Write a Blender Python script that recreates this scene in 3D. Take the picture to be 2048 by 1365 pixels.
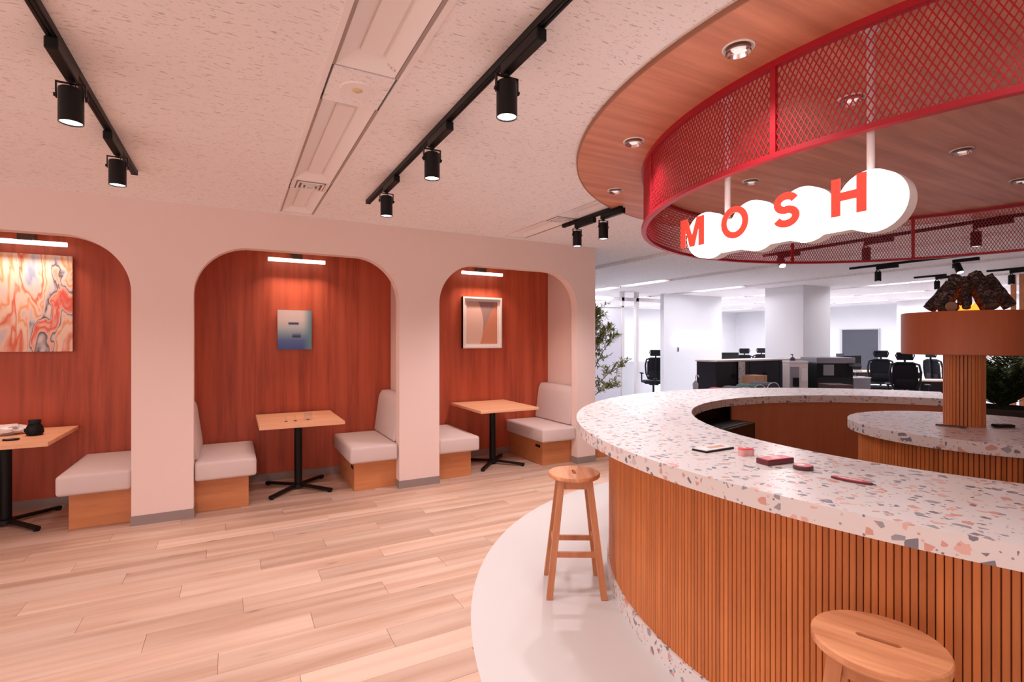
import bpy, bmesh, math, random
import numpy as np
from mathutils import Vector, Matrix, noise
random.seed(7)
D2R = math.pi / 180
S = bpy.context.scene
for o in list(bpy.data.objects):
    bpy.data.objects.remove(o)
COL = S.collection

# ------------------------------------------------------------------ camera, world, exposure
cam_d = bpy.data.cameras.new('camera'); cam = bpy.data.objects.new('camera', cam_d); COL.objects.link(cam)
cam.location = (0, 0, 1.5); cam.rotation_euler = (90 * D2R, 0, -28.5 * D2R)
cam_d.sensor_width = 36; cam_d.lens = 18.0; cam_d.clip_start = 0.05
S.camera = cam
S.view_settings.view_transform = 'Standard'; S.view_settings.look = 'None'
S.view_settings.exposure = 0.28; S.view_settings.gamma = 1.0; S.view_settings.use_curve_mapping = False
W = bpy.data.worlds.new('world'); S.world = W; W.use_nodes = True
W.node_tree.nodes['Background'].inputs[0].default_value = (1, 0.78, 0.76, 1)
W.node_tree.nodes['Background'].inputs[1].default_value = 1.45
S.cycles.use_denoising = True
S.cycles.max_bounces = 5; S.cycles.diffuse_bounces = 4; S.cycles.glossy_bounces = 3; S.cycles.transmission_bounces = 4
S.cycles.caustics_reflective = False; S.cycles.caustics_refractive = False
S.cycles.sample_clamp_indirect = 8
# light levels
LOBBY_COL = (1.0, 0.86, 0.90); LOBBY_W = 31
DOWN_COL = (1.0, 1.0, 1.0); DOWN_W = 15.5
OFFICE_COL = (0.95, 0.92, 1.0); OFFICE_E = 50.0
WARM_COL = (1.0, 0.74, 0.62)
SIGN_E = 2.6

ZC = 2.66            # ceiling
CX, CY = 3.86, 1.33  # centre of the round bar, canopy and concrete floor
WY = 5.11            # front of the arched wall
BY = 6.08            # wood wall at the back of the booths

# ------------------------------------------------------------------ helpers
def tag(o, label=None, cat=None, group=None, kind=None):
    if label: o['label'] = label
    if cat: o['category'] = cat
    if group: o['group'] = group
    if kind: o['kind'] = kind
    return o
def empty(name, loc=(0, 0, 0), rz=0, label=None, cat=None, group=None):
    o = bpy.data.objects.new(name, None); COL.objects.link(o)
    o.location = loc; o.rotation_euler = (0, 0, rz); o.empty_display_size = .05
    return tag(o, label, cat, group)
def link(name, me, parent=None, loc=(0, 0, 0), rot=(0, 0, 0)):
    o = bpy.data.objects.new(name, me); COL.objects.link(o)
    o.location = loc; o.rotation_euler = rot
    if parent is not None: o.parent = parent
    return o
def dup(root, loc, rz=0, label=None, group=None):
    r = root.copy(); COL.objects.link(r); r.location = loc; r.rotation_euler = (0, 0, rz)
    if label: r['label'] = label
    if group: r['group'] = group
    for ch in list(root.children):
        c = ch.copy(); COL.objects.link(c); c.parent = r
        for g in list(ch.children):
            d = g.copy(); COL.objects.link(d); d.parent = c
    return r

class G:
    def __init__(self): self.bm = bmesh.new()
    def box(self, x0, x1, y0, y1, z0, z1, bev=0, seg=2, mi=0, M=None):
        b = bmesh.new()
        v = [b.verts.new((x, y, z)) for x in (x0, x1) for y in (y0, y1) for z in (z0, z1)]
        for f in ((0, 1, 3, 2), (4, 6, 7, 5), (0, 4, 5, 1), (2, 3, 7, 6), (0, 2, 6, 4), (1, 5, 7, 3)):
            b.faces.new([v[i] for i in f])
        if bev: bmesh.ops.bevel(b, geom=list(b.edges), offset=bev, segments=seg, profile=.5, affect='EDGES')
        return self._add(b, mi, M)
    def _add(self, b, mi=0, M=None):
        for f in b.faces: f.material_index = mi
        if M is not None: bmesh.ops.transform(b, matrix=M, verts=b.verts)
        me = bpy.data.meshes.new('t'); b.to_mesh(me); b.free(); self.bm.from_mesh(me); bpy.data.meshes.remove(me)
        return self
    def hexa(self, bot, top, mi=0):
        b = bmesh.new(); v = [b.verts.new(p) for p in bot] + [b.verts.new(p) for p in top]
        b.faces.new([v[3], v[2], v[1], v[0]]); b.faces.new(v[4:8])
        for i in range(4): b.faces.new([v[i], v[(i + 1) % 4], v[4 + (i + 1) % 4], v[4 + i]])
        bmesh.ops.recalc_face_normals(b, faces=b.faces)
        return self._add(b, mi)
    def beam(self, p0, p1, w, h, up=(0, 0, 1), mi=0, bev=0):
        p0, p1 = Vector(p0), Vector(p1); d = (p1 - p0); L = d.length; d.normalize()
        up = Vector(up); s = d.cross(up)
        if s.length < 1e-4: s = d.cross(Vector((1, 0, 0)))
        s.normalize(); u = s.cross(d)
        M = Matrix((s, d, u)).transposed().to_4x4(); M.translation = p0
        return self.box(-w / 2, w / 2, 0, L, -h / 2, h / 2, bev, 1, mi, M)
    def tube(self, pts, r, seg=8, cap=True, mi=0, closed=False):
        b = bmesh.new(); pts = [Vector(p) for p in pts]; n = len(pts)
        rs = r if isinstance(r, (list, tuple)) else [r] * n
        rings = []; ref = None
        for i, p in enumerate(pts):
            if closed: d = pts[(i + 1) % n] - pts[i - 1]
            else: d = pts[min(i + 1, n - 1)] - pts[max(i - 1, 0)]
            if d.length < 1e-9: d = Vector((0, 0, 1))
            d.normalize()
            if ref is None:
                ref = Vector((0, 0, 1)) if abs(d.z) < .9 else Vector((1, 0, 0))
            a = d.cross(ref); a.normalize(); c = a.cross(d); ref = c
            rings.append([b.verts.new(p + (a * math.cos(t) + c * math.sin(t)) * rs[i]) for t in [2 * math.pi * k / seg for k in range(seg)]])
        m = n if closed else n - 1
        for i in range(m):
            A, B = rings[i], rings[(i + 1) % n]
            for k in range(seg): b.faces.new([A[k], A[(k + 1) % seg], B[(k + 1) % seg], B[k]])
        if cap and not closed:
            b.faces.new(rings[0]); b.faces.new(rings[-1][::-1])
        bmesh.ops.recalc_face_normals(b, faces=b.faces)
        return self._add(b, mi)
    def lathe(self, prof, seg=48, c=(0, 0), mi=0, closed=False):
        b = bmesh.new(); rows = []
        for r, z in prof:
            if r < 1e-6: rows.append([b.verts.new((c[0], c[1], z))])
            else: rows.append([b.verts.new((c[0] + r * math.cos(2 * math.pi * k / seg), c[1] + r * math.sin(2 * math.pi * k / seg), z)) for k in range(seg)])
        if closed: rows.append(rows[0])
        for A, B in zip(rows, rows[1:]):
            for k in range(seg):
                k2 = (k + 1) % seg
                if len(A) == 1 and len(B) == 1: continue
                if len(A) == 1: b.faces.new([A[0], B[k2], B[k]])
                elif len(B) == 1: b.faces.new([A[k], A[k2], B[0]])
                else: b.faces.new([A[k], A[k2], B[k2], B[k]])
        bmesh.ops.recalc_face_normals(b, faces=b.faces)
        return self._add(b, mi)
    def arc(self, r0, r1, z0, z1, a0=0, a1=360, seg=96, c=(0, 0), mi=0):
        full = abs(a1 - a0) >= 359.9
        n = seg if full else seg + 1; b = bmesh.new(); rows = []
        for i in range(n):
            t = (a0 + (a1 - a0) * i / seg) * D2R; cs, sn = math.cos(t), math.sin(t)
            rows.append([b.verts.new((c[0] + r * cs, c[1] + r * sn, z)) for r, z in ((r0, z0), (r1, z0), (r1, z1), (r0, z1))])
        for i in range(n if full else n - 1):
            A, B = rows[i], rows[(i + 1) % n]
            for k in range(4): b.faces.new([A[k], A[(k + 1) % 4], B[(k + 1) % 4], B[k]])
        if not full: b.faces.new(rows[0]); b.faces.new(rows[-1][::-1])
        bmesh.ops.recalc_face_normals(b, faces=b.faces)
        return self._add(b, mi)
    def prism(self, poly, d0, d1, axis='y', bev=0, seg=2, mi=0):
        b = bmesh.new()
        mk = {'y': lambda p, d: (p[0], d, p[1]), 'z': lambda p, d: (p[0], p[1], d), 'x': lambda p, d: (d, p[0], p[1])}[axis]
        A = [b.verts.new(mk(p, d0)) for p in poly]; B = [b.verts.new(mk(p, d1)) for p in poly]
        n = len(poly); b.faces.new(A); b.faces.new(B[::-1])
        for i in range(n): b.faces.new([A[i], B[i], B[(i + 1) % n], A[(i + 1) % n]])
        bmesh.ops.recalc_face_normals(b, faces=b.faces)
        if bev: bmesh.ops.bevel(b, geom=list(b.edges), offset=bev, segments=seg, profile=.5, affect='EDGES')
        return self._add(b, mi)
    def quad(self, pts, mi=0):
        f = self.bm.faces.new([self.bm.verts.new(p) for p in pts]); f.material_index = mi
        return self
    def sphere(self, c, r, mi=0, sub=2, sc=(1, 1, 1)):
        b = bmesh.new(); bmesh.ops.create_icosphere(b, subdivisions=sub, radius=r)
        M = Matrix.Translation(c) @ Matrix.Diagonal((*sc, 1))
        return self._add(b, mi, M)
    def mesh(self, mats, smooth=False, name='mesh'):
        me = bpy.data.meshes.new(name)
        if smooth:
            for f in self.bm.faces: f.smooth = True
        self.bm.to_mesh(me); self.bm.free()
        for m in (mats if isinstance(mats, (list, tuple)) else [mats]): me.materials.append(m)
        if smooth and hasattr(me, 'set_sharp_from_angle'): me.set_sharp_from_angle(angle=40 * D2R)
        return me
    def obj(self, name, mats, parent=None, smooth=False, loc=(0, 0, 0), rot=(0, 0, 0)):
        return link(name, self.mesh(mats, smooth, name), parent, loc, rot)

# ------------------------------------------------------------------ materials
def nt(name):
    m = bpy.data.materials.new(name); m.use_nodes = True
    return m, m.node_tree.nodes, m.node_tree.links, m.node_tree.nodes['Principled BSDF']
def mat(name, col, rough=.5, metal=0, emis=None, es=0, alpha=None, trans=0, spec=None):
    m, N, L, P = nt(name)
    P.inputs['Base Color'].default_value = (*col, 1); P.inputs['Roughness'].default_value = rough
    P.inputs['Metallic'].default_value = metal
    if emis: P.inputs['Emission Color'].default_value = (*emis, 1); P.inputs['Emission Strength'].default_value = es
    if trans: P.inputs['Transmission Weight'].default_value = trans
    if spec is not None: P.inputs['Specular IOR Level'].default_value = spec
    return m
def node(N, t, **kw):
    n = N.new(t)
    for k, v in kw.items(): setattr(n, k, v)
    return n
def ramp(N, stops, interp='LINEAR'):
    r = N.new('ShaderNodeValToRGB'); r.color_ramp.interpolation = interp
    e = r.color_ramp.elements
    while len(e) < len(stops): e.new(.5)
    for k, (p, c) in enumerate(stops): e[k].position = p; e[k].color = (*c, 1) if len(c) == 3 else c
    return r
def paint(name, col, rough=.75, bump=0, scale=180):
    m, N, L, P = nt(name)
    P.inputs['Base Color'].default_value = (*col, 1); P.inputs['Roughness'].default_value = rough
    if not bump: return m
    tc = node(N, 'ShaderNodeTexCoord'); nz = node(N, 'ShaderNodeTexNoise'); nz.inputs['Scale'].default_value = scale
    L.new(tc.outputs['Object'], nz.inputs['Vector'])
    bp = node(N, 'ShaderNodeBump'); bp.inputs['Strength'].default_value = bump; bp.inputs['Distance'].default_value = .002
    L.new(nz.outputs['Fac'], bp.inputs['Height']); L.new(bp.outputs[0], P.inputs['Normal'])
    P.inputs['Base Color'].default_value = (*col, 1); P.inputs['Roughness'].default_value = rough
    return m
def wood(name, dark, light, axis='X', scale=6, stretch=14, rough=.45, var=.16, knots=False, island=False, streak=None):
    m, N, L, P = nt(name)
    tc = node(N, 'ShaderNodeTexCoord')
    if island:
        gi = node(N, 'ShaderNodeNewGeometry'); rnd = gi.outputs['Random Per Island']
    else:
        oi = node(N, 'ShaderNodeObjectInfo'); rnd = oi.outputs['Random']
    mu = node(N, 'ShaderNodeMath', operation='MULTIPLY'); mu.inputs[1].default_value = 37.0; L.new(rnd, mu.inputs[0])
    ad = node(N, 'ShaderNodeVectorMath', operation='ADD'); L.new(tc.outputs['Object'], ad.inputs[0]); L.new(mu.outputs[0], ad.inputs[1])
    mp = node(N, 'ShaderNodeMapping'); sc = [scale * stretch / 4] * 3; sc['XYZ'.index(axis)] = scale / 4
    mp.inputs['Scale'].default_value = sc; L.new(ad.outputs[0], mp.inputs['Vector'])
    n1 = node(N, 'ShaderNodeTexNoise'); n1.inputs['Scale'].default_value = 1; n1.inputs['Detail'].default_value = 5; n1.inputs['Roughness'].default_value = .66
    L.new(mp.outputs[0], n1.inputs['Vector'])
    r1 = ramp(N, [(.28, dark), (.72, light)]); L.new(n1.outputs['Fac'], r1.inputs['Fac'])
    out = r1.outputs[0]
    if knots:
        mk = node(N, 'ShaderNodeMapping'); s2 = [7.0] * 3; s2['XYZ'.index(axis)] = 2.2
        mk.inputs['Scale'].default_value = s2; L.new(ad.outputs[0], mk.inputs['Vector'])
        vo = node(N, 'ShaderNodeTexVoronoi'); vo.inputs['Scale'].default_value = 1; L.new(mk.outputs[0], vo.inputs['Vector'])
        r2 = ramp(N, [(.03, (.42, .42, .42)), (.13, (1, 1, 1))]); L.new(vo.outputs['Distance'], r2.inputs['Fac'])
        mx = node(N, 'ShaderNodeMix', data_type='RGBA', blend_type='MULTIPLY'); mx.inputs[0].default_value = .8
        L.new(out, mx.inputs[6]); L.new(r2.outputs[0], mx.inputs[7]); out = mx.outputs[2]
    if streak:
        mp2 = node(N, 'ShaderNodeMapping'); s3 = [9.0] * 3; s3['XYZ'.index(axis)] = .5
        mp2.inputs['Scale'].default_value = s3; L.new(ad.outputs[0], mp2.inputs['Vector'])
        n3 = node(N, 'ShaderNodeTexNoise'); n3.inputs['Scale'].default_value = 1; n3.inputs['Detail'].default_value = 2; L.new(mp2.outputs[0], n3.inputs['Vector'])
        r3 = ramp(N, [(.42, (0, 0, 0)), (.68, (1, 1, 1))]); L.new(n3.outputs['Fac'], r3.inputs['Fac'])
        mx3 = node(N, 'ShaderNodeMix', data_type='RGBA'); L.new(r3.outputs[0], mx3.inputs[0]); L.new(out, mx3.inputs[6]); mx3.inputs[7].default_value = (*streak, 1); out = mx3.outputs[2]
    hs = node(N, 'ShaderNodeHueSaturation'); L.new(out, hs.inputs['Color'])
    mr = node(N, 'ShaderNodeMapRange'); mr.inputs['To Min'].default_value = 1 - var; mr.inputs['To Max'].default_value = 1 + var
    L.new(rnd, mr.inputs['Value']); L.new(mr.outputs[0], hs.inputs['Value'])
    L.new(hs.outputs[0], P.inputs['Base Color'])
    P.inputs['Roughness'].default_value = rough
    return m
def terrazzo(name):
    m, N, L, P = nt(name)
    tc = node(N, 'ShaderNodeTexCoord')
    base = (.76, .72, .695)
    cur = None
    for sc, thr, edge, seed in ((29.0, .33, .16, 0.0), (36.0, .26, .18, 5.3), (90.0, .12, 0, 9.1)):
        mp = node(N, 'ShaderNodeMapping'); mp.inputs['Location'].default_value = (seed, seed * 1.7, seed * .6); L.new(tc.outputs['Object'], mp.inputs['Vector'])
        v1 = node(N, 'ShaderNodeTexVoronoi', feature='F1'); v1.inputs['Scale'].default_value = sc
        L.new(mp.outputs[0], v1.inputs['Vector'])
        if edge:
            v2 = node(N, 'ShaderNodeTexVoronoi', feature='DISTANCE_TO_EDGE'); v2.inputs['Scale'].default_value = sc; L.new(mp.outputs[0], v2.inputs['Vector'])
        sp = node(N, 'ShaderNodeSeparateColor'); L.new(v1.outputs['Color'], sp.inputs[0])
        a = node(N, 'ShaderNodeMath', operation='LESS_THAN'); L.new(sp.outputs[0], a.inputs[0]); a.inputs[1].default_value = thr
        if edge: b = node(N, 'ShaderNodeMath', operation='GREATER_THAN'); L.new(v2.outputs['Distance'], b.inputs[0]); b.inputs[1].default_value = edge
        else: b = node(N, 'ShaderNodeMath', operation='LESS_THAN'); L.new(v1.outputs['Distance'], b.inputs[0]); b.inputs[1].default_value = .35
        c = node(N, 'ShaderNodeMath', operation='MULTIPLY'); L.new(a.outputs[0], c.inputs[0]); L.new(b.outputs[0], c.inputs[1])
        cr = ramp(N, [(0, (.21, .21, .245)), (.34, (.33, .33, .36)), (.5, (.67, .36, .29)), (.72, (.76, .48, .41)), (.9, (.62, .55, .53))], 'CONSTANT')
        L.new(sp.outputs[1], cr.inputs['Fac'])
        mx = node(N, 'ShaderNodeMix', data_type='RGBA'); L.new(c.outputs[0], mx.inputs[0])
        if cur is None: mx.inputs[6].default_value = (*base, 1)
        else: L.new(cur, mx.inputs[6])
        L.new(cr.outputs[0], mx.inputs[7]); cur = mx.outputs[2]
    L.new(cur, P.inputs['Base Color']); P.inputs['Roughness'].default_value = .32
    return m
def rockwool(name, col):
    m, N, L, P = nt(name)
    tc = node(N, 'ShaderNodeTexCoord')
    def fiss(rot, scl, lo, hi):
        mp = node(N, 'ShaderNodeMapping'); mp.inputs['Rotation'].default_value = (0, 0, rot); mp.inputs['Scale'].default_value = scl
        nz0 = node(N, 'ShaderNodeTexNoise'); nz0.inputs['Scale'].default_value = 3.0; L.new(tc.outputs['Object'], nz0.inputs['Vector'])
        mxv = node(N, 'ShaderNodeVectorMath', operation='MULTIPLY_ADD'); mxv.inputs[1].default_value = (.12, .12, 0)
        L.new(nz0.outputs['Color'], mxv.inputs[0]); L.new(tc.outputs['Object'], mxv.inputs[2]); L.new(mxv.outputs[0], mp.inputs['Vector'])
        nz = node(N, 'ShaderNodeTexNoise'); nz.inputs['Scale'].default_value = 1; nz.inputs['Detail'].default_value = 2.5; L.new(mp.outputs[0], nz.inputs['Vector'])
        r = ramp(N, [(lo, (0, 0, 0)), (hi, (1, 1, 1))]); L.new(nz.outputs['Fac'], r.inputs['Fac']); return r.outputs[0]
    f1 = fiss(.35, (24, 120, 1), .635, .675); f2 = fiss(-.2, (60, 170, 1), .66, .70)
    mm = node(N, 'ShaderNodeMath', operation='MAXIMUM'); L.new(f1, mm.inputs[0]); L.new(f2, mm.inputs[1])
    mx = node(N, 'ShaderNodeMix', data_type='RGBA'); L.new(mm.outputs[0], mx.inputs[0]); mx.inputs[6].default_value = (*col, 1); mx.inputs[7].default_value = tuple(c * .60 for c in col) + (1,)
    L.new(mx.outputs[2], P.inputs['Base Color']); P.inputs['Roughness'].default_value = .9
    return m

M_WALL = paint('wall_paint', (.85, .675, .61))
M_WHITE = paint('office_paint', (.84, .84, .86))
M_CEIL = rockwool('ceiling_board', (.96, .92, .91))
M_CEILW = mat('ceiling_metal', (.95, .90, .88), .5)
M_GREY = mat('skirting', (.30, .235, .215), .6)
M_BOOTH = wood('booth_wood', (.29, .044, .016), (.59, .104, .042), 'Z', 4.6, 18, .5, .05, False, False, (.57, .110, .047))
M_PLANK = wood('oak_plank', (.47, .285, .19), (.66, .455, .335), 'X', 3.0, 16, .42, .11, True, False, (.72, .535, .415))
M_OAK = wood('oak', (.50, .175, .062), (.66, .265, .105), 'X', 4, 12, .42, .05)
M_OAKT = wood('oak_top', (.74, .37, .20), (.90, .52, .31), 'X', 3.5, 14, .42, .04)
M_SLAT = wood('slat_wood', (.46, .135, .030), (.70, .235, .062), 'Z', 5, 10, .48, .12)
M_SLATI = wood('slat_wood_far', (.46, .135, .030), (.70, .235, .062), 'Z', 5, 10, .48, .12, False, True)
M_CORE = mat('slat_core', (.16, .055, .025), .7)
M_PANEL = wood('inner_panel', (.54, .175, .075), (.66, .23, .10), 'Z', 3, 12, .5, .03)
M_TRAY = wood('tray_wood', (.42, .115, .042), (.52, .15, .058), 'Z', 3, 12, .5, .03)
M_DISC = wood('ceiling_wood', (.48, .17, .092), (.80, .335, .195), 'X', 2.6, 16, .5, .03)
M_STOOL = wood('stool_wood', (.46, .165, .065), (.68, .30, .135), 'Z', 4, 12, .4, .06)
M_STOOLT = wood('stool_top', (.48, .175, .07), (.92, .46, .24), 'X', 5, 14, .38, .06)
M_TERR = terrazzo('terrazzo')
M_CEM = paint('concrete', (.66, .66, .635), .6, .1, 30)
M_RED = mat('red_steel', (.44, .009, .021), .45)
M_RED2 = mat('letter_red', (.80, .075, .045), .5, 0, (.80, .075, .045), .25)
M_BLACK = mat('black_metal', (.006, .0055, .0055), .45, spec=.25)
M_BLACKP = mat('black_plastic', (.010, .010, .012), .5, spec=.25)
M_DARK = mat('charcoal_board', (.020, .019, .024), .5, spec=.25)
M_WMET = mat('white_metal', (.86, .83, .82), .35)
M_CHROME = mat('chrome', (.85, .83, .82), .12, 1)
M_SIGN = mat('sign_face', (.95, .93, .92), .5, 0, (1, .94, .92), SIGN_E)
M_SIGNS = mat('sign_side', (.85, .78, .76), .5)
M_LENS = mat('lamp_lens', (1, 1, 1), .3, 0, (1, .93, .92), 3.0)
M_TUBE = mat('lamp_tube', (1, 1, 1), .3, 0, (1, .90, .80), 2.0)
M_OFF = mat('office_tube', (1, 1, 1), .3, 0, OFFICE_COL, OFFICE_E)
M_NEON = mat('neon_tube', (1, 1, 1), .3, 0, (1, .9, .97), 5.0)
M_FAB = paint('bench_fabric', (.68, .56, .53), .9, .35, 500)
M_BRACK = mat('lamp_bracket', (.10, .06, .045), .5)
M_GREYM = mat('grey_metal', (.28, .28, .32), .5)
M_PAPER = mat('white_paper', (.86, .83, .82), .7)

# ------------------------------------------------------------------ the setting
def struct(o): o['kind'] = 'structure'; return o
fl = struct(G().box(-5, 22, -4.5, 14.2, -.12, -.012).obj('floor', mat('subfloor', (.55, .40, .30), .6)))
# oak planks, each its own board
PW = .18
plank_me = {}
def plank_mesh(L):
    k = round(L, 3)
    if k not in plank_me:
        plank_me[k] = G().box(-L / 2 + .0006, L / 2 - .0006, -PW / 2 + .0006, PW / 2 - .0006, -.012, 0, .0012, 1).mesh(M_PLANK, False, 'plank')
    return plank_me[k]
row = 0; y = BY - PW / 2 - .004
while y > .55:
    x = -3.0 - ((row * .437) % 1.2); row += 1
    while x < 4.75:
        L = 1.2; c = x + L / 2
        far = max(math.hypot(xx - CX, yy - CY) for xx in (c - L / 2, c + L / 2) for yy in (y - PW / 2, y + PW / 2))
        if far > 2.97: link('plank', plank_mesh(L), fl, (c, y, 0))
        x += L
    y -= PW
struct(G().lathe([(0, -.010), (2.99, -.010), (2.99, .0015), (0, .0015)], 160, (CX, CY)).obj('floor_concrete', M_CEM))
struct(G().box(6.9, 22, 3.2, 14.2, -.012, .001).box(4.9, 22, 4.6, 14.2, -.012, 0).obj('floor_office', mat('office_carpet', (.80, .80, .84), .9)))

# ceiling in strips between the recessed service channels
CH = [.5 + 2.25 * k for k in range(-2, 9)]; HW = .145
g = G(); xs = [-5.0] + [v for c in CH for v in (c - HW, c + HW)] + [22.0]
for i in range(0, len(xs) - 1, 2): g.box(xs[i], xs[i + 1], -4.5, 14.2, ZC, ZC + .05)
struct(g.obj('ceiling', M_CEIL))
g = G()
for c in CH:
    g.box(c - HW - .01, c + HW + .01, -4.5, 14.2, ZC + .05, ZC + .07)
struct(g.obj('ceiling_channel', M_CEILW))
tag(G().box(.36, .64, 5.005, WY, ZC, ZC + .04).obj('infill_strip', M_CEIL), 'narrow ceiling infill at the wall end of the left light channel', 'ceiling panel')
tag(G().box(2.61, 2.89, 5.005, WY, ZC, ZC + .04).obj('infill_strip', M_CEIL), 'narrow ceiling infill at the wall end of the right light channel', 'ceiling panel')
g = G()
for c in CH:
    for s in (-1, 1): g.box(c + s * (HW + .008) - .012, c + s * (HW + .008) + .012, -4.5, 14.2, ZC - .004, ZC + .004)
struct(g.obj('trim_1', M_CEILW))

# arched wall: one solid with three (plus one) openings
R_A, Z_A, OPEN, PITCH = .43, 2.325, 1.776, 2.205
A0 = [-.302 + PITCH * k for k in (-1, 0, 1)]          # left jamb of each opening
poly = [(-4.9, 0), (-4.9, ZC), (3.955, ZC), (3.955, 0)]
for a in reversed(A0):
    b = a + OPEN; poly.append((b, 0)); n = 16
    for i in range(n + 1):
        t = i / n * math.pi / 2; poly.append((b - R_A + R_A * math.cos(t), Z_A - R_A + R_A * math.sin(t)))
    for i in range(n + 1):
        t = math.pi / 2 + i / n * math.pi / 2; poly.append((a + R_A + R_A * math.cos(t), Z_A - R_A + R_A * math.sin(t)))
    poly.append((a, 0))
struct(G().prism(poly, WY, WY + .12, 'y').obj('wall_arches', M_WALL))
struct(G().box(-4.9, 3.955, BY, BY + .1, 0, ZC).obj('wall_wood', M_BOOTH))
PART = [-.5165 + PITCH * k for k in (-1, 0, 1)]
for p in PART: struct(G().box(p - .04, p + .04, WY + .12, BY, 0, ZC).obj('wall_partition', M_WALL))
struct(G().box(3.875, 3.955, WY + .12, BY + .1, 0, ZC).obj('wall_end', M_WALL))
struct(G().box(-4.9, 3.88, WY + .1, BY, 2.56, 2.60).obj('ceiling_booth', M_WALL))
for k, a in enumerate(A0 + [3.679]):
    x0, x1 = (a - .429, a) if k < 3 else (3.679, 3.955)
    if k == 3: x0 = A0[2] + OPEN
    g = G().box(x0 - .005, x1 + .005, WY - .006, WY + .12, 0, .078)
    struct(g.obj('baseboard_pillar', M_GREY))
struct(G().box(-4.9, 3.875, BY - .008, BY, 0, .078).obj('baseboard_back', M_GREY))
struct(G().box(1.4, 22, -2.6, -2.4, 0, ZC).obj('wall_light_block', M_WALL))  # unseen wall added to keep world light off the bar's right side
# office walls
struct(G().box(18.0, 18.2, 7.75, 14.2, 0, ZC).obj('wall_office_right', M_WHITE))
struct(G().box(16.95, 18.0, -4.5, 7.75, 0, ZC).obj('wall_office_near', M_WHITE))
struct(G().box(3.955, 18.2, 14.0, 14.2, 0, ZC).obj('wall_office_back', M_WHITE))
struct(G().box(3.755, 3.955, BY + .1, 14.2, 0, ZC).obj('wall_office_left', M_WHITE))
struct(G().box(9.21, 11.27, 9.2, 9.32, 0, ZC).obj('wall_neon', M_WHITE))
struct(G().box(10.32, 11.27, 6.41, 7.28, 0, ZC, .004, 1).obj('wall_column', M_WHITE))

# dark shuttered window in the office wall
o = empty('window_1', (18.0, 9.27, 0)); struct(o)
G().box(-.03, -.004, -.55, .55, .5, 1.87).obj('shutter', mat('shutter_grey', (.065, .068, .085), .5), o)
g = G()
for a, b, c, d in ((-.58, -.55, .46, 1.90), (.55, .62, .46, 1.90), (-.55, .55, 1.87, 1.90), (-.55, .55, .46, .5)): g.box(-.06, -.004, a, b, c, d)
g.obj('window_frame', mat('frame_grey', (.55, .55, .58), .5), o)

# ------------------------------------------------------------------ ceiling services
def fixture_mesh(L, m_in):
    """recessed linear fitting: two angled wing reflectors, a flat spine, end caps (origin at its middle, room side down)"""
    a = L / 2; g = G()
    for s in (-1, 1):
        g.quad([(s * .125, -a, .004), (s * .125, a, .004), (s * .045, a - .10, .044), (s * .045, -a + .10, .044)][::s], 0)
    for s in (-1, 1):
        g.quad([(-.125, s * a, .004), (.125, s * a, .004), (.045, s * (a - .10), .044), (-.045, s * (a - .10), .044)][::-s], 0)
    sp = G().box(-.045, .045, -a + .1, a - .1, .030, .046)
    return g.mesh(M_CEILW, False, 'reflector'), sp.mesh(M_CEILW if m_in is None else m_in, False, 'spine')
fx = {}
def fixture(c, y0, y1, label, lit, group):
    L = round(y1 - y0, 2); k = (L, lit)
    if k not in fx: fx[k] = fixture_mesh(L, M_OFF if lit else None)
    t = empty('ceiling_light', (c, (y0 + y1) / 2, ZC), 0, label, 'light', group)
    link('reflector', fx[k][0], t); link('spine', fx[k][1], t)
    gg = fx.setdefault(('rim', L), None)
    if gg is None:
        gg = G()
        for s in (-1, 1): gg.box(s * .135 - .008, s * .135 + .008, -L / 2, L / 2, .0, .03)
        gg = fx[('rim', L)] = gg.mesh(mat('fixture_rim', (.42, .34, .31), .5), False, 'rim')
    link('rim', gg, t)
    return t
ORD = {0: 'first channel left of the bar', 1: 'channel beside the round canopy'}
for kk, c in enumerate((.5, 2.75)):
    f0 = fixture(c, .60, 2.24, f'unlit recessed ceiling light nearest the camera, {ORD[kk]}', False, 'unlit lobby ceiling lights')
    fixture(c, 2.59, 3.97, f'unlit recessed ceiling light in the middle of the {ORD[kk]}', False, 'unlit lobby ceiling lights')
    fixture(c, 4.21, 5.00, f'short unlit recessed ceiling light by the arched wall, {ORD[kk]}', False, 'unlit lobby ceiling lights')
    p = G().box(c - .13, c + .13, 2.245, 2.585, ZC, ZC + .012).obj('access_panel', M_CEIL)
    tag(p, f'square ceiling infill panel between lights, {ORD[kk]}', 'ceiling panel')
    v = empty('ceiling_vent', (c, 4.09, ZC), 0, f'square louvred ceiling vent near the arched wall, {ORD[kk]}', 'vent', 'ceiling vents')
    G().box(-.13, .13, -.115, .115, .004, .012).obj('backing', M_CEILW, v)
    dk = mat('vent_dark', (.25, .17, .15), .6)
    for j, (w_, z_) in enumerate(((.085, -.006), (.055, -.010), (.026, -.014))):
        q = G()
        for s in (-1, 1):
            q.box(-w_, w_, s * w_ - .006, s * w_ + .006, z_, .004); q.box(s * w_ - .006, s * w_ + .006, -w_, w_, z_, .004)
        q.obj('louvre', M_CEILW, v)
    G().box(-.10, .10, -.10, .10, .001, .004).obj('duct', dk, v)
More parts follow.
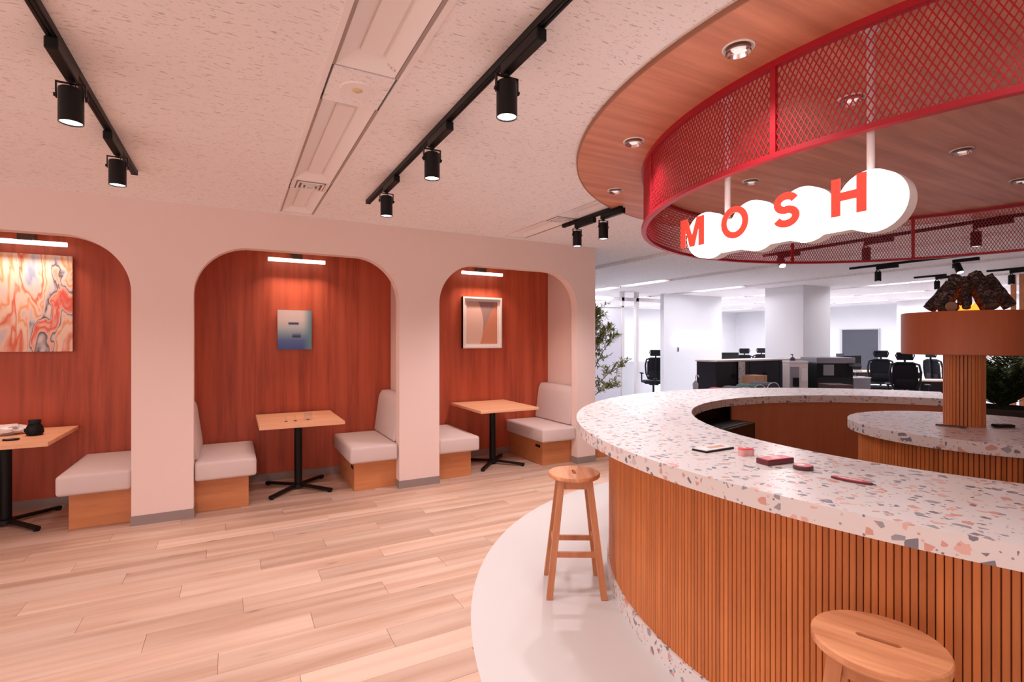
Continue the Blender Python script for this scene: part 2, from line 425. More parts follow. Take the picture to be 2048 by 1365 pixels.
for kk, c in enumerate((.5,)):
    g = G(); gl = {'A': [[(0, 0), (.5, 1), (1, 0)], [(.2, .4), (.8, .4)]], '7': [[(0, 1), (1, 1), (.3, 0)]], '8': [[(.5, .5), (.1, .8), (.5, 1), (.9, .8), (.5, .5), (0, .2), (.5, 0), (1, .2), (.5, .5)]]}
    for i_, ch in enumerate('A788'):
        for st in gl[ch]:
            g.tube([(.060 + .015 * i_ + .010 * p, .775 - .018 * q, .002 + (.125 - (.060 + .015 * i_ + .010 * p)) / .08 * .04) for p, q in st], .0006, 4)
    fm0 = [o for o in bpy.data.objects if o.name.startswith('ceiling_light') and abs(o.location.x - .5) < .01 and o.location.y < 1.5][0]
    g.obj('pencil_mark', mat('pencil', (.45, .36, .34), .7), fm0)
sd = empty('emergency_lamp', (.5, 2.415, ZC), 0, 'round white emergency ceiling lamp in the infill panel', 'lamp')
G().lathe([(0, -.004), (.072, -.004), (.076, 0), (.076, .004), (0, .004)], 40).obj('cover', M_CEILW, sd, True)
G().lathe([(0, -.010), (.018, -.009), (.024, -.004), (0, -.004)], 24).obj('bulb', mat('bulb_yellow', (.75, .6, .35), .3), sd, True)

LIT = {7.25: [(7.2, 8.5), (8.65, 9.95), (10.1, 11.4), (11.55, 12.85)], 9.5: [(7.23, 8.6), (10.1, 11.4), (11.55, 12.85)],
       11.75: [(4.68, 6.0), (7.4, 8.7), (8.94, 10.24), (10.4, 11.7), (11.85, 13.15)], 14.0: [(4.4, 5.7), (5.85, 7.15), (7.4, 8.7), (8.85, 10.15), (10.3, 11.6), (11.75, 13.05)],
       16.25: [(3.0, 4.3), (4.45, 5.75), (5.95, 7.25), (7.68, 9.05), (9.2, 10.5), (12.0, 13.3)], 18.5: []}
NTH = ['first', 'second', 'third', 'fourth', 'fifth', 'sixth']
rown = {7.25: 'first', 9.5: 'second', 11.75: 'third', 14.0: 'fourth', 16.25: 'fifth'}
for c, segs in LIT.items():
    for j, (a, b) in enumerate(segs):
        fixture(c, a, b, f'bright linear office ceiling light, {NTH[j]} from the near end of the {rown[c]} office row', True, f'lit lights of the {rown[c]} office row')

# track and spotlights
def track(x, y0, y1, label):
    t = empty('lighting_track', (x, y0, ZC), 0, label, 'track', 'black lighting tracks')
    L = y1 - y0
    G().box(-.017, .017, 0, L, -.030, 0).obj('rail', M_BLACK, t)
    g = G()
    for s in (-1, 1): g.box(s * .007 - .0022, s * .007 + .0022, .02, L - .02, -.0335, -.030)
    g.obj('conductor_lip', M_BLACKP, t)
    G().box(-.019, .019, -.012, .004, -.032, 0).obj('end_cap', M_BLACKP, t)
    G().box(-.019, .019, L - .004, L + .012, -.032, 0).obj('end_cap', M_BLACKP, t)
spot_protos = {}
def spot(x, y, label, power, col=LOBBY_COL, ang=132, tilt=0, az=0, lamp=True):
    t = empty('track_spotlight', (x, y, ZC - .034), 0, label, 'spotlight', 'black track spotlights')
    P = spot_protos
    if not P:
        P['driver'] = G().box(-.021, .021, -.27, .02, -.046, 0, .004, 1).mesh(M_BLACK, False, 'driver')
        b = G().beam((-.048, 0, -.058), (.048, 0, -.058), .014, .004)
        for s in (-1, 1): b.beam((s * .048, 0, -.056), (s * .048, 0, -.125), .014, .004, (1, 0, 0)); b.tube([(s * .046, 0, -.113), (s * .056, 0, -.113)], .008, 10)
        b.tube([(0, 0, -.044), (0, 0, -.06)], .012, 12)
        P['bracket'] = b.mesh(M_BLACK, False, 'bracket')
        P['body'] = G().lathe([(0, -.078), (.036, -.078), (.0415, -.082), (.0425, -.09), (.0425, -.222), (.0395, -.222), (.0385, -.214), (0, -.214)], 32).mesh(M_BLACK, True, 'body')
        P['lens'] = G().lathe([(0, -.2165), (.0385, -.2165), (.0385, -.213), (0, -.213)], 32).mesh(M_LENS, False, 'lens')
        P['cord'] = G().tube([(.006, .012, -.046), (.012, .02, -.062), (.006, .014, -.08)], .0028, 6).mesh(M_BLACKP, True, 'cord')
    for k in ('driver', 'bracket'): link(k, P[k], t)
    e = link('body', P['body'], t); link('lens', P['lens'], e); link('cord', P['cord'], t)
    e.rotation_euler = (tilt, 0, az)
    if lamp:
        ld = bpy.data.lights.new('spot_beam', 'SPOT'); ld.energy = power; ld.color = col; ld.spot_size = ang * D2R; ld.spot_blend = .6; ld.shadow_soft_size = .035
        lo = bpy.data.objects.new('spot_beam', ld); COL.objects.link(lo); lo.parent = e; lo.location = (0, 0, -.226)
    return t
TA, TB, TC = -.594, .970, 2.88
track(TA, -1.5, 4.27, 'long black ceiling track at the left')
track(TB, -1.5, 4.26, 'long black ceiling track in the middle')
track(TC, 3.38, 4.22, 'short black ceiling track beside the round canopy')
track(6.25, .6, 4.42, 'black ceiling track seen through the red mesh behind the sign')
track(8.55, 3.0, 4.55, 'black ceiling track behind the log fire')
track(10.80, 4.2, 4.65, 'short black ceiling track left of the logs')
track(10.85, 2.2, 3.65, 'black ceiling track right of the logs')
spot(TA, 2.74, 'nearer black spotlight on the left track', LOBBY_W)
spot(TA, 3.705, 'black spotlight at the far end of the left track', LOBBY_W * .85)
spot(TB, 1.83, 'nearest black spotlight on the middle track', LOBBY_W)
spot(TB, 2.72, 'second black spotlight on the middle track', LOBBY_W)
spot(TB, 3.69, 'black spotlight at the far end of the middle track', LOBBY_W * .85)
spot(TC, 4.0, 'left spotlight on the short track by the canopy', LOBBY_W * 2.6, ang=145)
spot(TC, 3.605, 'right spotlight on the short track by the canopy', LOBBY_W, ang=145)
spot(TB, .3, 'unseen spotlight added on the middle track to light the near stool', LOBBY_W * .7, ang=85)  # added out of view to brighten the near stool top
spot(TA, 1.3, 'unseen spotlight added on the left track as fill light', LOBBY_W)  # added out of view as fill from the camera side
spot(6.25, 4.2, 'tilted black spotlight at the far end of the track behind the sign', 20, tilt=.7, az=2.4)
spot(6.25, 3.16, 'black spotlight behind the red mesh, middle of its track', 20)
spot(6.25, 2.19, 'black spotlight behind the red mesh, rightmost on its track', 20)
spot(8.55, 4.16, 'black spotlight on the track below the red mesh', 20)
spot(8.75, 3.30, 'tilted spotlight with glowing lens right above the logs', 20, tilt=-.5, az=-.6)
spot(10.80, 4.32, 'black spotlight half hidden by the left logs', 20)
spot(10.85, 3.36, 'black spotlight in front of the wooden posts', 20)

# ------------------------------------------------------------------ canopy: wood disc, downlights, red mesh ring
ZD = ZC - .018
t = empty('ceiling_disc', (CX, CY, ZD), 0, 'large round wood-grain ceiling panel above the bar', 'ceiling panel')
G().lathe([(0, 0), (2.352, 0), (2.352, .018), (0, .018)], 160).obj('board', M_DISC, t)
G().arc(2.352, 2.36, -.002, .018, 0, 360, 160).obj('edge_trim', mat('edge_brown', (.36, .15, .08), .5), t)
dl = {}
def downlight(x, y, label, lit):
    if not dl:
        dl['ring'] = G().lathe([(.046, -.001), (.056, -.006), (.060, -.003), (.060, 0), (.046, 0)], 40, closed=True).mesh(M_WMET, True, 'trim_ring')
        dl['cone'] = G().lathe([(.047, -.004), (.040, .012), (.028, .016)], 40).mesh(M_CHROME, True, 'reflector')
        dl['bulb'] = G().lathe([(0, -.0), (.020, .002), (.028, .012), (0, .015)], 24).mesh(mat('downlight_bulb', (1, 1, 1), .3, 0, (1, .92, .88), .4), True, 'bulb')
    t = empty('downlight', (x, y, ZD), 0, label, 'downlight', 'round downlights in the wood disc')
    for k, n_ in (('ring', 'trim_ring'), ('cone', 'reflector'), ('bulb', 'bulb')): link(n_, dl[k], t, (0, 0, -.016 if k != 'ring' else 0))
    if lit:
        ld = bpy.data.lights.new('downlight_beam', 'SPOT'); ld.energy = lit; ld.color = DOWN_COL; ld.spot_size = 115 * D2R; ld.spot_blend = .8; ld.shadow_soft_size = .04
        lo = bpy.data.objects.new('downlight_beam', ld); COL.objects.link(lo); lo.parent = t; lo.location = (0, 0, -.024)
names = {102: 'downlight on the rear rim of the wood disc behind the red mesh', 76: 'farthest downlight on the rear rim of the wood disc', 206: 'rim downlight just past the top edge of the photo', 232: 'second rim downlight past the top edge, near the camera', 258: 'third rim downlight past the top edge, right of the camera', 180: 'largest downlight at the top of the wood disc, left of the red ring', 154: 'middle downlight on the left rim of the wood disc', 128: 'small downlight at the left rear rim of the wood disc'}
for a in (76, 102, 128, 154, 180, 206, 232, 258):
    rr = {180: 2.136, 154: 2.065, 128: 2.155}.get(a, 2.12)
    downlight(CX + rr * math.cos(a * D2R), CY + rr * math.sin(a * D2R), names.get(a, 'downlight on the rim of the wood disc, hidden or out of frame'), DOWN_W if a < 200 else DOWN_W * .35)
for x, y, n_ in ((2.552, 1.354, 'downlight seen through the red mesh beside the thick sign rod'), (3.235, 2.392, 'downlight above the left half of the glowing sign'),
               (3.822, 1.405, 'downlight right of the glowing sign'), (4.888, 1.469, 'downlight at the right edge of the photo inside the ring')):
    downlight(x, y, n_, 0)

RR, ZR0, ZR1 = 1.92, 2.245, ZD
ring = empty('mesh_canopy', (CX, CY, ZR0), 0, 'hanging red expanded-metal ring below the wood disc', 'canopy')
HR = ZR1 - ZR0
for z0, z1, n_ in ((0, .020, 'bottom_rail'), (HR - .026, HR, 'top_rail')):
    G().arc(RR - .016, RR + .016, z0, z1, 0, 360, 200).obj(n_, M_RED, ring)
def hit(u, far):
    a = (u - 1024) / 1024; th = 28.5 * D2R
    d = np.array([math.sin(th) + a * math.cos(th), math.cos(th) - a * math.sin(th)]); d /= np.linalg.norm(d)
    c = np.array([CX, CY]); b = d @ c; disc = math.sqrt(max(0, b * b - (c @ c - RR * RR))); p = d * (b + (disc if far else -disc)) - c
    return math.degrees(math.atan2(p[1], p[0])) % 360
posts = sorted([hit(1548, False), hit(1304, False), hit(1585, True), hit(1826, True)])
base = hit(1548, False); 
posts = sorted(set(round(a, 2) for a in (hit(1304, False), hit(1585, True), hit(1826, True), base, (base + 42) % 360, (base + 84) % 360, (base + 126) % 360, (base + 160) % 360)))
for a in posts:
    M = Matrix.Rotation(a * D2R, 4, 'Z')
    G().box(RR - .008, RR + .010, -.012, .012, .02, HR - .02, M=M).obj('post', M_RED, ring)
def mesh_panel(a0, a1):
    da = math.degrees(.0112 / RR); n = int((a1 - a0) / da); da = (a1 - a0) / n; hz = .0205
    rows = int((HR - .04) / hz); V = []; F = []
    w = .0020; tr = .0018
    for j in range(rows):
        z0, z1 = .02 + j * (HR - .04) / rows, .02 + (j + 1) * (HR - .04) / rows
        for i in range(n):
            if (i + j) % 2: zA, zB = z0, z1
            else: zA, zB = z1, z0
            A, B = (a0 + i * da) * D2R, (a0 + (i + 1) * da) * D2R
            lo = len(V); dx = RR * (B - A); dz = zB - zA; l = math.hypot(dx, dz); nx, nz = -dz / l * w, dx / l * w
            for ang, z in ((A, zA), (B, zB)):
                for s, r in ((1, RR + tr), (1, RR - tr), (-1, RR - tr), (-1, RR + tr)):
                    aa = ang + s * nx / RR; V.append((r * math.cos(aa), r * math.sin(aa), z + s * nz))
            for k in range(4): F.append((lo + k, lo + (k + 1) % 4, lo + 4 + (k + 1) % 4, lo + 4 + k))
    me = bpy.data.meshes.new('mesh_panel'); me.from_pydata(V, [], F); me.materials.append(M_RED)
    o = link('mesh_panel', me, ring); o['kind'] = 'stuff'
for i, a in enumerate(posts):
    b = posts[(i + 1) % len(posts)]
    if b <= a: b += 360
    mesh_panel(a, b)

# ------------------------------------------------------------------ hanging sign
sg = empty('hanging_sign', (2.02, 1.35, 2.004), 0, 'glowing white cloud-shaped sign with red letters on two rods', 'sign')
def cloud(off=0):
    cs = [(1.712, 2.007), (1.462, 2.004), (1.236, 2.004), (.994, 2.000)]; r = .1085 + off; pts = []
    # outline of four overlapping circles plus the bridging strip
    def inside(y, z, skip):
        return any(i != skip and math.hypot(y - c[0], z - c[1]) < r - 1e-5 for i, c in enumerate(cs)) or (cs[3][0] < y < cs[0][0] and abs(z - 2.003) < .083 + off)
    for i, c in enumerate(cs):
        pass
    top = []; bot = []
    n = 260; y0, y1 = cs[3][0] - r, cs[0][0] + r
    for k in range(n + 1):
        t = .5 - .5 * math.cos(math.pi * k / n); y = y0 + (y1 - y0) * t; up = -9; dn = 9
        for cy_, cz in cs:
            q = r * r - (y - cy_) ** 2
            if q >= -1e-9: q = math.sqrt(max(q, 0)); up = max(up, cz + q); dn = min(dn, cz - q)
        if cs[3][0] < y < cs[0][0]: up = max(up, 2.003 + .052 + off); dn = min(dn, 2.003 - .088 - off)
        top.append((y, up)); bot.append((y, dn))
    return [(y - 1.35, z - 2.004) for y, z in top + bot[::-1][1:-1]]
G().prism(cloud(0), .0, .055, 'x').obj('box_body', M_SIGNS, sg)
G().prism(cloud(-.001), -.042, -.0005, 'x').obj('light_face', M_SIGN, sg)
def ribbon(pts, w):
    L_, R_ = [], []
    for i, p in enumerate(pts):
        q0, q1 = pts[max(i - 1, 0)], pts[min(i + 1, len(pts) - 1)]; dx, dy = q1[0] - q0[0], q1[1] - q0[1]; l = math.hypot(dx, dy)
        nx, ny = -dy / l * w / 2, dx / l * w / 2; L_.append((p[0] + nx, p[1] + ny)); R_.append((p[0] - nx, p[1] - ny))
    return L_ + R_[::-1]
def letter(ch, yc, h_):
    """flat raised letter drawn in (x right, y up), turned so that x runs along -Y of the room"""
    b = h_ / 2; g = G(); place = lambda poly: [(yc - 1.35 - x, y + .004) for x, y in poly]; X0, X1 = -.142, -.138
    if ch == 'M':
        a, w = .069, .030
        g.prism(place([(-a, -b), (-a, b), (-a + .041, b), (0, -b + .050), (a - .041, b), (a, b), (a, -b), (a - w, -b), (a - w, b - .045), (.014, -b), (-.014, -b), (-a + w, b - .045), (-a + w, -b)]), X0, X1, 'x')
    elif ch == 'H':
        a, w, k = .058, .031, .015
        g.prism(place([(-a, -b), (-a, b), (-a + w, b), (-a + w, k), (a - w, k), (a - w, b), (a, b), (a, -b), (a - w, -b), (a - w, -k), (-a + w, -k), (-a + w, -b)]), X0, X1, 'x')
    elif ch == 'O':
        n = 48; bm = g.bm; rows = []
        for k in range(n):
            t_ = 2 * math.pi * k / n; c, s = math.cos(t_), math.sin(t_)
            rows.append([bm.verts.new((xx, yc - 1.35 - rx * c, ry * s + .004)) for rx, ry, xx in ((.067, b + .002, X0), (.039, b - .025, X0), (.039, b - .025, X1), (.067, b + .002, X1))])
        for k in range(n):
            A, B = rows[k], rows[(k + 1) % n]
            for j in range(4): bm.faces.new([A[j], A[(j + 1) % 4], B[(j + 1) % 4], B[j]])
        bmesh.ops.recalc_face_normals(bm, faces=bm.faces)
    else:
        r1, r2, w = .0275, .0295, .029; pts = []
        for k in range(23): t_ = (20 + 250 * k / 22) * D2R; pts.append((r1 * 1.32 * math.cos(t_), .0265 + .0005 + r1 * math.sin(t_)))
        for k in range(23): t_ = (90 - 250 * k / 22) * D2R; pts.append((r2 * 1.34 * math.cos(t_), -.0255 + r2 * math.sin(t_) * .93))
        pts = [p for i, p in enumerate(pts) if i == 0 or math.hypot(p[0] - pts[i - 1][0], p[1] - pts[i - 1][1]) > .002]
        g.prism(place(ribbon(pts, w)), X0, X1, 'x')
    o = g.obj('letter', M_RED2, sg); o['label'] = f'red raised letter {ch}'
    zs = {'M': ((-.055, 0), (.055, 0)), 'H': ((-.044, 0), (.044, 0)), 'O': ((0, .056), (0, -.056)), 'S': ((0, .054), (0, -.054))}[ch]
    g = G()
    for x, z in zs: g.tube([(-.139, yc - 1.35 - x, z + .004), (-.04, yc - 1.35 - x, z + .004)], .0015, 6)
    g.obj('standoff', M_SIGN, o)  # standoffs share the glowing face material so no shade shows on them
for ch, yc in (('M', 1.700), ('O', 1.470), ('S', 1.237), ('H', 1.008)): letter(ch, yc, .133)
for yc, r_ in ((1.632, .013), (1.016, .013)):
    G().tube([(.02, yc - 1.35, .08), (.02, yc - 1.35, ZD - 2.004)], r_, 20).obj('rod', M_WMET, sg, True)
    G().lathe([(0, ZD - 2.004 - .012), (.026, ZD - 2.004 - .012), (.032, ZD - 2.004 - .004), (.032, ZD - 2.004), (0, ZD - 2.004)], 32, (.02, yc - 1.35)).obj('ceiling_rose', M_WMET, sg, True)

# ------------------------------------------------------------------ round bar
ZT = 1.01; R_O, R_I, R_B = 2.36, 1.605, 2.15
A_GAP0, A_GAP1 = 358, 388     # opening in the ring towards the office
hitc = 32.0
a_s, a_e = 26.0, 26.0 + 318.0
bar = empty('bar_counter', (CX, CY, 0), 0, 'big round bar with terrazzo top and vertical wood slats', 'bar counter')
G().arc(R_I, R_O, ZT - .062, ZT, a_s, a_e, 260).obj('countertop', M_TERR, bar)
G().arc(R_B - .02, R_B + .012, .0016, .10, a_s + .5, a_e - .5, 240).obj('plinth', M_TERR, bar)
G().arc(R_B - .05, R_B - .012, .10, ZT - .062, a_s + .5, a_e - .5, 240).obj('core', M_CORE, bar)
FA0, FA1 = 90.5, 118.5
for p, q in ((a_s + .5, FA0), (FA1, a_e - .5)):
    G().arc(1.70, 1.718, .0016, ZT - .062, p, q, int((q - p) * .8)).obj('inner_panel', M_PANEL, bar)
for a in (a_s + .5, a_e - .5):
    M = Matrix.Rotation(a * D2R, 4, 'Z'); G().box(1.70, R_B - .01, -.012, .012, .0016, ZT - .062, M=M).obj('end_panel', M_PANEL, bar)
def slat_mesh(w, d, h, m):
    return G().prism([(0, -w / 2), (0, w / 2), (d - .002, w / 2), (d, w / 2 - .002), (d, -w / 2 + .002), (d - .002, -w / 2)], 0, h, 'z').mesh(m, False, 'slat')
sm = slat_mesh(.0170, .013, ZT - .062 - .102, M_SLAT)
pitch = math.degrees(.0198 / R_B); ns = int((a_e - a_s - 1) / pitch)
angs = [a_s + .5 + pitch * (k + .5) for k in range(ns)]
key = lambda a: math.hypot(CX + R_B * math.cos(a * D2R), CY + R_B * math.sin(a * D2R))
angs.sort(key=key)
for a in angs[:300]:
    t_ = a * D2R; link('slat', sm, bar, ((R_B - .013) * math.cos(t_), (R_B - .013) * math.sin(t_), .101), (0, 0, t_))
g = G()
for a in angs[300:]:
    M = Matrix.Rotation(a * D2R, 4, 'Z') @ Matrix.Translation((R_B - .013, 0, .101))
    g.box(0, .013, -.0085, .0085, 0, ZT - .164, M=M)
o = g.obj('slat_run', M_SLATI, bar); o['kind'] = 'stuff'
# round island in the middle with the fire tray
PX, PY = -.025, .07
isl = empty('bar_island', (CX, CY, 0), 0, 'round terrazzo island inside the bar carrying a slatted post and fire tray', 'island')
G().lathe([(0, .94), (.655, .94), (.657, .942), (.657, .998), (.655, 1.0), (0, 1.0)], 120).obj('worktop', M_TERR, isl)
G().lathe([(0, .0016), (.585, .0016), (.585, .94), (0, .94)], 90).obj('core', M_CORE, isl)
smi = slat_mesh(.0172, .013, .86, M_SLAT)
ni = int(2 * math.pi * .598 / .0202)
for k in range(ni):
    t_ = 2 * math.pi * k / ni; link('slat', smi, isl, (.585 * math.cos(t_), .585 * math.sin(t_), .08), (0, 0, t_))
G().lathe([(.585, .0016), (.60, .0016), (.60, .078), (.585, .078)], 90, closed=True).obj('plinth', M_TERR, isl)
post = G().lathe([(0, 1.0), (.084, 1.0), (.084, 1.42), (0, 1.42)], 48, (PX, PY)).obj('post', M_CORE, isl)
smp = slat_mesh(.0148, .012, .42, M_SLAT)
for k in range(34):
    t_ = 2 * math.pi * (k + .3) / 34; link('slat', smp, post, (PX + .085 * math.cos(t_), PY + .085 * math.sin(t_), 1.0), (0, 0, t_))
G().lathe([(0, 1.42), (.298, 1.42), (.302, 1.424), (.302, 1.666), (.299, 1.67), (.285, 1.67), (.285, 1.655), (0, 1.655)], 120, (PX, PY)).obj('fire_tray', M_TRAY, isl, True)
G().lathe([(0, 1.6552), (.284, 1.6552), (.284, 1.657), (0, 1.657)], 64, (PX, PY)).obj('tray_floor', M_BLACKP, isl)

# logs
def bark():
    m, N, L, P = nt('bark')
    tc = node(N, 'ShaderNodeTexCoord'); mp = node(N, 'ShaderNodeMapping'); mp.inputs['Scale'].default_value = (46, 46, 60); L.new(tc.outputs['Object'], mp.inputs['Vector'])
    n1 = node(N, 'ShaderNodeTexNoise'); n1.inputs['Scale'].default_value = 1; n1.inputs['Detail'].default_value = 6; n1.inputs['Distortion'].default_value = 1.2; L.new(mp.outputs[0], n1.inputs['Vector'])
    r = ramp(N, [(.40, (.008, .006, .006)), (.54, (.045, .033, .030)), (.66, (.22, .165, .15))]); L.new(n1.outputs['Fac'], r.inputs['Fac'])
    L.new(r.outputs[0], P.inputs['Base Color']); P.inputs['Roughness'].default_value = .8
    bp = node(N, 'ShaderNodeBump'); bp.inputs['Strength'].default_value = 1; bp.inputs['Distance'].default_value = .008; L.new(n1.outputs['Fac'], bp.inputs['Height']); L.new(bp.outputs[0], P.inputs['Normal'])
    return m
M_BARK = bark(); M_CUT = wood('cut_wood', (.16, .08, .045), (.30, .16, .10), 'X', 8, 3, .7, .1)
def log(p0, p1, r, label):
    p0, p1 = Vector(p0), Vector(p1); d = p1 - p0; L_ = d.length
    b = bmesh.new(); seg, nr = 20, 14; rows = []; off = random.random() * 50
    for i in range(nr + 1):
        z = L_ * i / nr; rw = []
        for k in range(seg):
            t_ = 2 * math.pi * k / seg; q = noise.noise(Vector((math.cos(t_) * 2 + off, math.sin(t_) * 2, z * 22))); q2 = noise.noise(Vector((math.cos(t_) * 6, math.sin(t_) * 6 + off, z * 60)))
            rad = r * (1 + .13 * q + .10 * q2); rw.append(b.verts.new((rad * math.cos(t_), rad * math.sin(t_), z + (.006 * q if i in (0, nr) else 0))))
        rows.append(rw)
    for A, B in zip(rows, rows[1:]):
        for k in range(seg): b.faces.new([A[k], A[(k + 1) % seg], B[(k + 1) % seg], B[k]])
    g = G(); g._add(b, 0)
    rot = d.to_track_quat('Z', 'Y').to_euler()
    t = empty('log', tuple(p0), 0, label, 'log', 'charred logs of the fire'); t.rotation_euler = rot
    g.obj('bark', M_BARK, t, True)
    for z, n_ in ((0, -1), (L_, 1)):
        c = G().lathe([(0, z + .004 * n_), (r * .93, z), (r * .9, z - .01 * n_), (0, z - .01 * n_)], 20)
        c.obj('cut_end', M_CUT, t)
LX, LY, LZ = CX + PX, CY + PY, 1.682
vd = Vector((.939, .344, 0)); vr = Vector((.344, -.939, 0))
def LP(r_, d_, z): p = Vector((LX, LY, LZ + z)) + vr * r_ + vd * d_; return tuple(p)
log(LP(-.165, .0, .012), LP(-.055, .0, .165), .034, 'leftmost slanting charred log')
log(LP(-.105, -.09, .012), LP(-.034, -.015, .205), .032, 'charred log with a flat sawn top, second from the left')
log(LP(-.10, .15, .012), LP(-.03, .065, .17), .034, 'dark log behind the left logs')
log(LP(.010, -.155, .010), LP(.008, -.03, .19), .020, 'thin upright grey charred log in the middle')
log(LP(.120, -.13, .012), LP(.048, -.005, .21), .035, 'thick charred log with a grey round top')
log(LP(.195, -.02, .014), LP(.098, .01, .195), .032, 'rightmost slanting charred log')
log(LP(.10, .16, .012), LP(.05, .085, .18), .034, 'dark log behind the right logs')
log(LP(.0, .19, .012), LP(.01, .10, .165), .034, 'dark log at the very back of the fire')
log(LP(-.050, -.07, .018), LP(-.056, -.205, .016), .030, 'short log lying flat with its sawn end forward')
fm = mat('flame', (1, .3, .05), .5, 0, (1, .20, .02), 2.5)
fl_ = empty('flame', (LX, LY, 1.6575), 0, 'orange glowing flames between the logs', 'flame')
for k in range(9):
    t_ = 2 * math.pi * k / 9; rr = .015 + .02 * (k % 3)
    c = (rr * math.cos(t_), rr * math.sin(t_)); hh = .045 + .03 * ((k * 7) % 3) / 2
    G().lathe([(0, 0), (.018, .004), (.024, hh * .3), (.014, hh * .65), (0, hh)], 12, c).obj('tongue', fm, fl_, True)
G().lathe([(0, 0), (.10, 0), (.09, .006), (0, .010)], 40).obj('ember_bed', mat('ember', (.5, .08, .02), .6, 0, (1, .16, .02), 1.5), fl_)

# items on the island
t = empty('remote_control', (3.895, 1.262, 1.0), -.6, 'black remote control lying on the island right of the post', 'remote')
G().box(-.028, .075, -.022, .022, .001, .018, .007, 3).obj('case', M_BLACKP, t, True)
G().lathe([(0, .0178), (.012, .0178), (.012, .0205), (0, .0205)], 20).obj('dial', M_GREYM, t)
g = G()
for i in range(4): g.lathe([(0, .0178), (.004, .0178), (.004, .0195), (0, .0195)], 10, (.028 + .011 * i, .006)); 
g.obj('button_row', M_GREYM, t)
t = empty('metal_strip', (3.668, 1.40, 1.0), 0, 'thin dark bar lying at the foot of the slatted post', 'bar')
G().beam((-.016, .068, .005), (.016, -.068, .005), .012, .008, bev=.001).obj('bar', mat('bronze', (.09, .05, .035), .5), t)
G().beam((-.010, .045, .0095), (.010, -.045, .0095), .004, .001).obj('groove', M_BLACKP, t)

# fridge inside the ring
fr = empty('mini_fridge', (3.52, 2.71, .0016), .255, 'black mini fridge tucked under the inside of the bar', 'fridge')
G().box(-.26, .26, .02, .32, 0, .83, .008, 2).obj('cabinet', M_BLACK, fr)
G().box(-.26, .26, -.025, .016, .04, .83, .008, 2).obj('door', mat('fridge_gloss', (.01, .009, .009), .15), fr)
G().box(-.245, -.225, -.045, -.025, .45, .72, .004, 1).obj('handle', M_GREYM, fr)

# ------------------------------------------------------------------ things on the bar
def on_bar(name, x, y, rz, label, cat): return empty(name, (x, y, ZT), rz, label, cat)
t = on_bar('menu_tray', 1.905, 1.600, 0, 'thin black-edged board with a white printed sheet on the bar', 'board')
q = [(-.104, .029), (-.096, -.044), (.089, -.039), (.107, .052)]
G().prism(q, .0005, .008, 'z').obj('board', M_BLACK, t)
q2 = [(x * .94, y * .90) for x, y in q]; G().prism(q2, .008, .0105, 'z').obj('sheet', M_PAPER, t)
q3 = [(-.06, .02), (-.07, -.02), (.03, -.022), (.04, .022)]; G().prism([(x + .03, y * .8) for x, y in q3], .0105, .0109, 'z').obj('print', mat('print_tan', (.62, .40, .30), .7), t)
t = on_bar('logo_block', 1.923, 1.452, -.5, 'small pink die-cut block with a red top on the bar', 'block')
def blob(n=40):
    out = []
    for k in range(n):
        a = 2 * math.pi * k / n; r = .030 * (1 + .18 * math.cos(3 * a + .6) + .10 * math.cos(2 * a)); out.append((r * math.cos(a), r * .85 * math.sin(a)))
    return out
G().prism(blob(), .0005, .026, 'z').obj('body', mat('pink_resin', (.80, .42, .42), .4), t)
q = G().prism([(x * .95, y * .95) for x, y in blob()], .026, .031, 'z'); q.obj('top', mat('coral_red', (.86, .11, .12), .4), t)
G().tube([(-.018, 0, .0322), (-.008, .008, .0326), (.002, -.004, .0326), (.016, .008, .0322)], .002, 6).obj('mark', M_PAPER, t)
t = on_bar('card_box', 1.908, 1.302, -.12, 'small red and pink box on the bar between block and round tin', 'box')
G().box(-.07, .07, -.030, .030, .0005, .022, .002, 1).obj('carton', mat('maroon', (.14, .02, .03), .45), t)
G().box(-.066, .066, -.027, .027, .022, .0232).obj('lid', mat('pink_red', (.78, .18, .22), .4), t)
G().hexa([(-.03, -.018, .0232), (.01, -.018, .0232), (.03, .018, .0232), (-.01, .018, .0232)], [(-.03, -.018, .0236), (.01, -.018, .0236), (.03, .018, .0236), (-.01, .018, .0236)]).obj('print', mat('pale_pink', (.85, .5, .5), .4), t)
t = on_bar('round_tin', 1.910, 1.188, 0, 'small round dark red tin on the bar', 'tin')
G().lathe([(0, .0005), (.034, .0005), (.035, .002), (.035, .014), (.033, .016), (0, .016)], 40).obj('body', mat('tin_dark', (.10, .03, .035), .35), t, True)
G().lathe([(0, .016), (.031, .016), (.030, .0175), (0, .0175)], 40).obj('lid', mat('tin_red', (.72, .16, .19), .3), t)
G().lathe([(0, .0175), (.014, .0175), (.013, .0181), (0, .0181)], 24, (-.006, .004)).obj('emblem', M_PAPER, t)
t = on_bar('oval_badge', 1.893, 1.005, -1.38, 'flat oval red badge with a pointed end on the bar', 'badge')
ov = [(.064 * math.cos(a), .020 * math.sin(a)) for a in [2 * math.pi * k / 36 for k in range(36)]]
G().prism(ov, .0005, .007, 'z').obj('base', mat('badge_dark', (.12, .02, .03), .35), t)
G().prism([(x * .93, y * .88) for x, y in ov], .007, .0082, 'z').obj('face', mat('badge_red', (.62, .10, .13), .25), t)
G().prism([(x * .6 - .005, y * .4) for x, y in ov], .0082, .0086, 'z').obj('print', mat('badge_pink', (.85, .55, .55), .4), t)
G().tube([(.062, 0, .004), (.073, .002, .002)], .0015, 6).obj('pin', M_BLACK, t)

